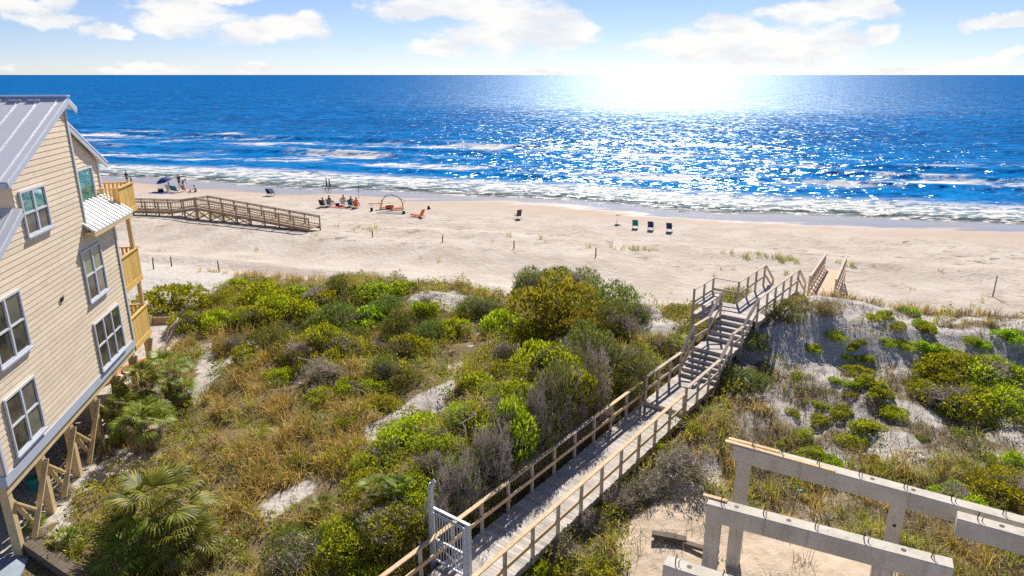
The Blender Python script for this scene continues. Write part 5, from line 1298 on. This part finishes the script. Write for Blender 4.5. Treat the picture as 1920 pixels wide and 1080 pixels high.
cloth('navy', (0.025, 0.045, 0.15)); cloth('tealcloth', (0.01, 0.22, 0.24)); cloth('orange', (0.75, 0.16, 0.03)); cloth('paleblue', (0.35, 0.50, 0.66)); cloth('white', (0.75, 0.75, 0.73)); cloth('charcoal', (0.035, 0.035, 0.04))
cloth('red', (0.55, 0.05, 0.06)); cloth('tan', (0.42, 0.32, 0.22)); cloth('grey', (0.25, 0.24, 0.24)); cloth('blue', (0.02, 0.06, 0.22)); cloth('skin', (0.42, 0.25, 0.17), 0.55); cloth('skin_tan', (0.33, 0.19, 0.12), 0.55); cloth('brownhair', (0.06, 0.035, 0.02)); cloth('pink', (0.62, 0.20, 0.22)); cloth('black', (0.012, 0.012, 0.014)); cloth('olive', (0.12, 0.13, 0.04)); cloth('blond', (0.35, 0.24, 0.10))
beach_chair(1191, 428, 'tealcloth', 'teal beach chair, leftmost of the spaced row of three facing the sea', .05, 1.05); beach_chair(1220, 431, 'navy', 'navy beach chair in the middle of the spaced row of three', 0, 1.05); beach_chair(1255, 434, 'navy', 'dark blue beach chair, rightmost of the spaced row of three', -.08, 1.05)
beach_chair(506, 367, 'navy', 'left one of two pale-striped navy beach chairs standing alone in mid beach', .1, 1.1); beach_chair(515, 367, 'paleblue', 'right pale blue one of two beach chairs standing alone in mid beach', -.1, 1.1)
beach_chair(971, 410, 'oldwood', 'lone dark brown folding chair on the middle of the beach', .9, 1.1, reclined=.1, frame='steel')

def skinmesh(name, nodes, edges, mat, parent, root=0):
    """one continuous surface grown round a skeleton: nodes = (point, radius)"""
    me = bpy.data.meshes.new(name); me.from_pydata([n[0] for n in nodes], edges, []); me.materials.append(M[mat])
    o = bpy.data.objects.new(name, me); link(o, parent)
    md = o.modifiers.new('skin', 'SKIN'); md.use_smooth_shade = True
    for i, n in enumerate(nodes):
        sv = me.skin_vertices[0].data[i]; sv.radius = (n[1], n[1]); sv.use_root = (i == root)
    sd = o.modifiers.new('sub', 'SUBSURF'); sd.levels = 1; sd.render_levels = 1
    return o
def person(px, py, label, pose='stand', yaw=0.0, h=1.72, shirt='charcoal', shorts='charcoal', skin='skin', hair='brownhair', seat=0.0, group=None, hat=None, shirtless=False):
    """yaw 0 looks out to sea"""
    p = on_sand(px, py); r = empty('person', p, SEAYAW + yaw); r.scale = (h / 1.72,) * 3; tag(r, label, 'person', group)
    V = Vector
    if pose in ('stand', 'walk', 'bend'):
        st = .22 if pose == 'walk' else .04
        hip = V((0, 0, .92)); chest = V((0, .0, 1.32)); neck = V((0, .0, 1.48)); head = V((0, .02, 1.62))
        hips = [V((-.10, 0, .88)), V((.10, 0, .88))]; kn = [V((-.11, st * .7, .49)), V((.11, -st * .2, .49))]; an = [V((-.11, st, .09)), V((.11, -st * 1.1, .11))]
        sh = [V((-.19, 0, 1.40)), V((.19, 0, 1.40))]; el = [V((-.26, -.02 - st * .4, 1.12)), V((.26, -.02 + st * .4, 1.12))]; wr = [V((-.27, .10 - st * .4, .88)), V((.27, .10 + st * .5, .88))]
        if pose == 'bend':
            chest = V((0, .32, 1.16)); neck = V((0, .46, 1.20)); head = V((0, .60, 1.20)); sh = [V((-.19, .38, 1.17)), V((.19, .38, 1.17))]; el = [V((-.22, .48, .90)), V((.22, .48, .90))]; wr = [V((-.16, .62, .70)), V((.16, .62, .70))]
    else:
        s = seat; kneel = pose == 'kneel'
        hip = V((0, 0, .14 + s)); chest = V((0, -.10, .54 + s)); neck = V((0, -.10, .70 + s)); head = V((0, -.06, .84 + s)); hips = [V((-.10, .02, .13 + s)), V((.10, .02, .13 + s))]
        kn = [V((-.14, .42, .30 + s * .7)), V((.14, .42, .30 + s * .7))]; an = [V((-.13, .62, .07)), V((.13, .66, .07))]
        if kneel: kn = [V((-.12, .38, .08)), V((.12, .38, .08))]; an = [V((-.13, .02, .06)), V((.13, .02, .06))]; hip = V((0, .05, .25)); hips = [V((-.1, .06, .24)), V((.1, .06, .24))]; chest = V((0, .18, .62)); neck = V((0, .24, .76)); head = V((0, .30, .89))
        sh = [chest + V((-.19, .0, .08)), chest + V((.19, .0, .08))]; el = [chest + V((-.27, .10, -.18)), chest + V((.27, .10, -.18))]; wr = [chest + V((-.18, .32, -.24)), chest + V((.18, .32, -.24))]
    N = [(hip, .135), (hip.lerp(chest, .5), .12), (chest, .145), (neck, .055), (head - V((0, 0, .05)), .075), (head + V((0, 0, .04)), .092), (head + V((0, 0, .11)), .06)]; E = [(0, 1), (1, 2), (2, 3), (3, 4), (4, 5), (5, 6)]
    N.append((head + V((0, .105, -.01)), .016)); E.append((5, 7))
    for i in (0, 1):
        b = len(N); fwd = V((0, 1, 0)); N += [(hips[i], .095), (hips[i].lerp(kn[i], .5), .082), (kn[i], .058), (kn[i].lerp(an[i], .4), .055), (an[i], .036), (an[i] + fwd * .10 - V((0, 0, .05)), .035), (an[i] + fwd * .17 - V((0, 0, .06)), .025)]
        E += [(0, b), (b, b + 1), (b + 1, b + 2), (b + 2, b + 3), (b + 3, b + 4), (b + 4, b + 5), (b + 5, b + 6)]
        b = len(N); d = (wr[i] - el[i]).normalized(); sx = V((1, 0, 0)) - d * d.x; sx.normalize(); palm_ = wr[i] + d * .07
        N += [(sh[i], .062), (sh[i].lerp(el[i], .5), .048), (el[i], .038), (wr[i], .026), (palm_, .034)]; E += [(2, b), (b, b + 1), (b + 1, b + 2), (b + 2, b + 3), (b + 3, b + 4)]
        for f in range(4): N.append((palm_ + d * (.085 + .012 * (1 - abs(f - 1.5))) + sx * (f - 1.5) * .021 + V((0, .02, 0)), .0085)); E.append((b + 4, len(N) - 1))
        N.append((wr[i] + d * .06 + sx * (.06 if i else -.06), .010)); E.append((b + 4, len(N) - 1))
    skinmesh('body', N, E, skin, r)
    if not shirtless:
        C = [(hip.lerp(chest, .08), .150), (hip.lerp(chest, .5), .142), (chest, .168), (chest.lerp(neck, .55), .085)]; E = [(0, 1), (1, 2), (2, 3)]
        for i in (0, 1): b = len(C); C += [(sh[i], .080), (sh[i].lerp(el[i], .6), .062)]; E += [(2, b), (b, b + 1)]
        skinmesh('shirt', C, E, shirt, r)
    C = [(hip + V((0, 0, .05)), .150), (hip, .150)]; E = [(0, 1)]
    for i in (0, 1): b = len(C); C += [(hips[i], .112), (hips[i].lerp(kn[i], .8), .092)]; E += [(1, b), (b, b + 1)]
    skinmesh('shorts', C, E, shorts, r)
    mb = MB(); mb.ball(head + V((0, -.03, .07)), .115, 1, 1, .85, 10, 6); mb.build('hair', M[hair], r, smooth=True)
    if hat: mb = MB(); mb.tube([head + V((0, 0, .10)), head + V((0, 0, .12))], .21, 14); mb.tube([head + V((0, 0, .12)), head + V((0, 0, .22))], [.12, .09], 12); mb.build('hat', M[hat], r)
    return r
person(239, 343, 'standing adult in dark clothes at the far left water edge', 'stand', .2, 1.8, 'charcoal', 'navy'); person(247, 346, 'child in dark clothes next to the adult at the far left water edge', 'walk', -1.2, 1.25, 'charcoal', 'black')
person(337, 350, 'dark-clothed adult standing behind the teal chairs', 'stand', .3, 1.75, 'charcoal', 'charcoal'); person(343.5, 351, 'adult in brown bending forward behind the teal chairs', 'bend', -1.4, 1.7, 'tan', 'charcoal', 'skin_tan')
person(318, 357, 'person in white with brown hat sitting under the blue parasol', 'sit', .6, 1.7, 'white', 'white', hat='tan', seat=.2); person(357, 361, 'small blond child sitting on the sand between pink seat and grey sitter', 'sit', 2.6, 1.05, 'tan', 'orange', hair='blond')
person(369, 360, 'person in grey kneeling at the right end of the parasol group', 'kneel', 2.2, 1.7, 'grey', 'grey')
person(613, 355.5, 'bare-chested walker, left one of the pair near the water', 'walk', -1.0, 1.78, 'tan', 'navy', 'skin_tan', shirtless=True); person(618.5, 356.5, 'walker in dark top, right one of the pair near the water', 'walk', -1.0, 1.7, 'grey', 'charcoal', 'skin_tan')
person(606, 387, 'person in grey low at the left end of the middle group', 'sit', .4, 1.7, 'grey', 'charcoal', seat=.18); person(619, 385, 'person in dark grey sitting high in the middle group', 'sit', -.3, 1.75, 'charcoal', 'grey', seat=.3)
person(645, 384, 'person with grey hood of hair sitting upright at the centre of the middle group', 'sit', .2, 1.75, 'grey', 'tan', seat=.3); person(659, 386, 'person in teal top sitting beside the orange chair', 'sit', .2, 1.7, 'tealcloth', 'charcoal', seat=.28); person(669, 388, 'person in red-orange sitting at the right end of the middle group', 'sit', .1, 1.7, 'orange', 'red', seat=.28)
for px, py, fab, lb in [(605.5, 388, 'charcoal', 'dark chair under the low grey sitter, left end of the middle group'), (619, 387, 'grey', 'grey chair under the dark grey sitter of the middle group'), (645, 386, 'white', 'white chair under the sitter at the centre of the middle group'), (659, 388, 'tealcloth', 'teal chair under the sitter in teal'), (669, 390, 'orange', 'orange chair under the sitter in red-orange'),
                        (318, 359, 'white', 'white chair under the hatted sitter by the parasol'), (326, 360, 'tealcloth', 'left teal chair right of the hatted sitter'), (332, 361, 'tealcloth', 'right teal chair right of the hatted sitter'), (347, 359, 'pink', 'pink and red chair right of the teal pair')]:
    beach_chair(px, py, fab, lb, 0, 1.05, reclined=.25, low=.06)
def towel(px, py, lx, ly, mat, label, yaw=0, cat='blanket'):
    p = on_sand(px, py); n = 8; V = []; F = []
    c, s = math.cos(SEAYAW + yaw), math.sin(SEAYAW + yaw)
    for lay in (0, 1):
        for i in range(n + 1):
            for j in range(n + 1):
                u = (i / n - .5) * lx; v = (j / n - .5) * ly; x = u * c - v * s; y = u * s + v * c; V.append((x, y, hz(p.x + x, p.y + y) - p.z + .012 + .03 * lay + .012 * math.sin(i * 2.1 + j) * lay))
    m_ = (n + 1) ** 2
    for i in range(n):
        for j in range(n):
            a = i * (n + 1) + j; F.append((m_ + a, m_ + a + n + 1, m_ + a + n + 2, m_ + a + 1)); F.append((a, a + 1, a + n + 2, a + n + 1))
    me = bpy.data.meshes.new('beach_blanket'); me.from_pydata(V, [], F); me.materials.append(M[mat]); o = link(bpy.data.objects.new('beach_blanket', me)); o.location = p; return tag(o, label, cat)
towel(299, 362, 2.6, 1.6, 'blue', 'dark blue blanket spread below the blue parasol'); towel(636, 389, 1.8, 1.3, 'red', 'small red towel lying before the middle group'); towel(735, 399, 3.6, 1.5, 'grey', 'grey mat in front of the arched driftwood frame')
def bag(name, px, py, lx, ly, lz, mat, label, cat, handle=True, yaw=.3):
    p = on_sand(px, py); r = empty(name, p, yaw); tag(r, label, cat); mb = MB(); mb.box(-lx / 2, lx / 2, -ly / 2, ly / 2, 0, lz); mb.build('body', M[mat], r, bevel=.05)
    mb = MB(); mb.box(-lx / 2 - .02, lx / 2 + .02, -ly / 2 - .02, ly / 2 + .02, lz, lz + .06); mb.build('lid', M['white'] if mat != 'white' else M['grey'], r, bevel=.02)
    if handle: mb = MB(); mb.tube([(-lx / 2, 0, lz * .8), (-lx / 2, 0, lz + .2), (lx / 2, 0, lz + .2), (lx / 2, 0, lz * .8)], .015, 5); mb.build('handle', M['steel'], r)
    return r
bag('cool_box', 302, 361, .7, .45, .5, 'charcoal', 'dark cool box on the blue blanket', 'cool box'); bag('beach_bag', 731, 391, .9, .6, .45, 'olive', 'olive green bag between the two orange loungers', 'bag'); bag('beach_bag', 633, 386, .5, .35, .35, 'charcoal', 'dark bag among the seats of the middle group', 'bag')
bag('beach_bag', 697, 396, .3, .25, .45, 'black', 'small black bag left of the arched driftwood frame', 'bag'); bag('beach_bag', 757, 401, .3, .25, .35, 'black', 'small black bag between grey mat and orange lounger', 'bag')
def parasol(px, py, label):
    p = on_sand(px, py); r = empty('parasol', p, 0); tag(r, label, 'parasol')
    tilt = Vector((-.22, -.18, 1)).normalized(); top = tilt * 2.05; mb = MB(); mb.tube([(0, 0, -.3), top], .022, 6); mb.build('pole', M['alu'], r)
    q = tilt.to_track_quat('Z', 'Y'); V = []; F = []; n = 16
    for lay, off in ((0, 0), (1, -.02)):
        for ring, (rr, zz) in enumerate(((0.02, 0), (.4, -.07), (.8, -.24), (1.12, -.5))):
            for k in range(n):
                a = 6.2832 * k / n; sc_ = 1 if k % 2 == 0 else .965; V.append(tuple(top + q @ Vector((rr * sc_ * math.cos(a), rr * sc_ * math.sin(a), zz + off))))
    for lay in (0, 1):
        for ring in range(3):
            for k in range(n): i = lay * 4 * n + ring * n; F.append((i + k, i + (k + 1) % n, i + n + (k + 1) % n, i + n + k))
    for k in range(n): F.append((3 * n + k, 3 * n + (k + 1) % n, 7 * n + (k + 1) % n, 7 * n + k))
    me = bpy.data.meshes.new('canopy'); me.from_pydata(V, [], F); me.materials.append(M['blue']); link(bpy.data.objects.new('canopy', me), r)
    mb = MB()
    for k in range(8):
        a = 6.2832 * k / 8; mb.tube([tuple(top + q @ Vector((0, 0, -.45))), tuple(top + q @ Vector((.8 * math.cos(a), .8 * math.sin(a), -.27)))], .006, 4)
    mb.build('ribs', M['alu'], r)
parasol(316.5, 358, 'tilted dark blue beach parasol over the left group')
# arched frame with two loungers
pa_ = on_sand(735, 386); ar = empty('arched_frame', pa_, SEAYAW); tag(ar, 'arch of bent driftwood poles standing over the orange loungers', 'driftwood frame')
mb = MB(); mb.tube([(1.55 * math.cos(a), .1 * math.sin(a * 3), 1.45 * math.sin(a)) for a in [math.pi * k / 14 for k in range(15)]], [.05 + .03 * abs(math.cos(k)) for k in range(15)], 6); mb.build('arch_pole', M['driftwood'], ar)
mb = MB(); mb.tube([(-1.5, 0, .0), (-1.45, -.1, .75)], .05, 6); mb.tube([(1.3, 0, 1.0), (1.9, .1, .75), (1.85, -.3, .5)], .035, 5); mb.build('side_pole', M['driftwood'], ar)
mb = MB(); mb.tube([(-3.0, -.8, .25), (-1.0, -.5, .3)], .06, 6); mb.tube([(-2.6, -.7, 0), (-2.6, -.7, .28)], .04, 5); mb.tube([(-1.3, -.5, 0), (-1.3, -.5, .3)], .04, 5); mb.build('low_rail', M['ramp'], ar)
def lounger(px, py, label, yaw, mat='orange'):
    p = on_sand(px, py); r = empty('lounger', p, SEAYAW + yaw); tag(r, label, 'lounger'); mb = MB()
    for x in (-.32, .32): mb.bar((x, -.7, .16), (x, 1.0, .26), .05, .07); mb.bar((x, -.55, 0), (x, -.5, .2), .05, .05, (0, 1, 0)); mb.bar((x, .85, 0), (x, .85, .25), .05, .05, (0, 1, 0))
    mb.build('lounger_frame', M[mat], r); mb = MB(); mb.hexa([(-.3, -.4, .2), (.3, -.4, .2), (.3, 1.0, .29), (-.3, 1.0, .29), (-.3, -.4, .24), (.3, -.4, .24), (.3, 1.0, .33), (-.3, 1.0, .33)]); mb.build('seat', M[mat], r)
    mb = MB()
    for k in range(5): x = -.26 + k * .13; mb.bar((x, -.38, .22), (x, -.78, 1.02 - .03 * abs(k - 2)), .11, .03, (0, 1, 0.3))
    mb.build('backrest', M[mat], r); return r
lounger(722, 392, 'left orange lounger under the driftwood arch', -1.0); lounger(742, 394, 'right orange lounger under the driftwood arch', -1.0); lounger(785, 407, 'red-orange lounger alone right of the driftwood arch', 1.3)
o = MB(); o.hexa([(-.2, -.1, 0), (.2, -.1, 0), (.25, .1, 0), (-.2, .12, 0), (-.12, -.06, .4), (.02, -.06, .45), (.05, .06, .4), (-.1, .06, .42)]); o = o.build('black_bundle', M['black'], bevel=.03); o.location = on_sand(804, 392); tag(o, 'small black bundle on the sand right of the red-orange lounger', 'bundle')
def rod(px, py, h, label):
    p = on_sand(px, py); r = empty('fishing_rod', p); tag(r, label, 'fishing rod'); mb = MB(); mb.tube([(0, 0, .6), (.02, .1, h * .6), (.02, .35, h)], [.022, .014, .006], 5); mb.build('rod', M['steel'], r); mb = MB(); mb.tube([(0, 0, -.2), (0, 0, .9)], .04, 7); mb.build('holder', M['white'], r); mb = MB(); mb.ball((0, -.08, .95), .09); mb.build('reel', M['black'], r)
rod(673, 372, 3.4, 'tall thin fishing rod standing by the middle group'); rod(564, 355, 2.6, 'fishing rod in a holder near the water, left of the walking pair')
# little folded frame of the 1155 px spot
p = on_sand(1157, 423); r = empty('folded_chair', p, .4); tag(r, 'collapsed pale chair frame lying left of the teal chair', 'folded chair'); mb = MB()
for a, b in (((-.4, -.2, .03), (.5, .3, .06)), ((-.4, .2, .03), (.4, -.3, .1)), ((0, 0, .05), (.05, .1, .8)), ((-.3, 0, .04), (.05, .1, .5))): mb.tube([a, b], .025, 5)
mb.build('chair_frame', M['alu'], r); mb = MB(); mb.hexa([(-.3, -.2, .04), (.3, -.15, .04), (.3, .2, .04), (-.3, .2, .04), (-.15, -.1, .2), (.2, -.1, .16), (.2, .15, .1), (-.2, .15, .1)]); mb.build('fabric', M['tealcloth'], r, bevel=.02)
# wooden posts on the beach
for px, py, h, r_, lb in [(699, 445, .75, .055, 'short dark post, leftmost of the line across the beach'), (830, 454, .7, .055, 'short dark post standing in a sea oat tuft, second from left across the beach'), (964, 466, .75, .055, 'short dark post, third of the line across the beach'), (1117, 481, .8, .055, 'short dark post, last before the boardwalk in the line across the beach'), (1861, 556, 1.6, .05, 'tall thin grey stake on the sand at the far right'),
                        (785, 534, .5, .04, 'thin stake on the dune crest above the shaded sand hollow'), (411, 510, .9, .05, 'thin stake at the left of the bare foredune'), (288, 505, .9, .05, 'thin stake nearest the balconies on the foredune'), (322, 500, .8, .05, 'thin stake between two others on the foredune left')]:
    p = on_sand(px, py); mb = MB(); l = vr.uniform(-.05, .05); mb.tube([(0, 0, -.4), (l * .5, 0, h * .5), (l, l, h)], [r_, r_ * .95, r_ * .85], 8)
    o = mb.build('wooden_post', M['oldwood'] if h < 1.2 else M['driftwood']); o.location = p; tag(o, lb, 'post', 'posts across the beach')
# driftwood lying about on the beach
for i, (px, py, ln) in enumerate([(1283, 397, 1.4), (1866, 487, 1.0), (640, 448, 1.2), (1160, 405, .7), (1700, 455, .8)]):
    p = on_sand(px, py); driftlog('driftwood_stick', p + Vector((-ln / 2, 0, .05)), p + Vector((ln / 2, .2, .08)), .05, ['grey stick at the wet sand edge above the three spaced chairs', 'dark stick on the open sand far right above the tall stake', 'dark stick past the end of the brown walkover', 'small stick on the sand above the collapsed chair', 'small stick on the sand right of the boardwalk end'][i], 'driftwood', .04, forks=0, seed=60 + i)
for i, (px, py, px2, py2) in enumerate([(890, 800, 868, 855), (560, 690, 640, 740), (905, 905, 850, 870), (640, 580, 655, 560)]):
    a = hit(px, py)[0]; b = hit(px2, py2)[0]; driftlog('dead_branch', a + Vector((0, 0, .5)), b + Vector((0, 0, .9)), .035, ['pale curved dead branch rising beside the palmetto', 'long bleached dead branch over the twiggy tangle', 'pale dead branch in the grey brush near the gate', 'pale dead branch in the upper middle of the left dune'][i], 'dead branch', .15, mat='driftwood', forks=2, seed=80 + i)
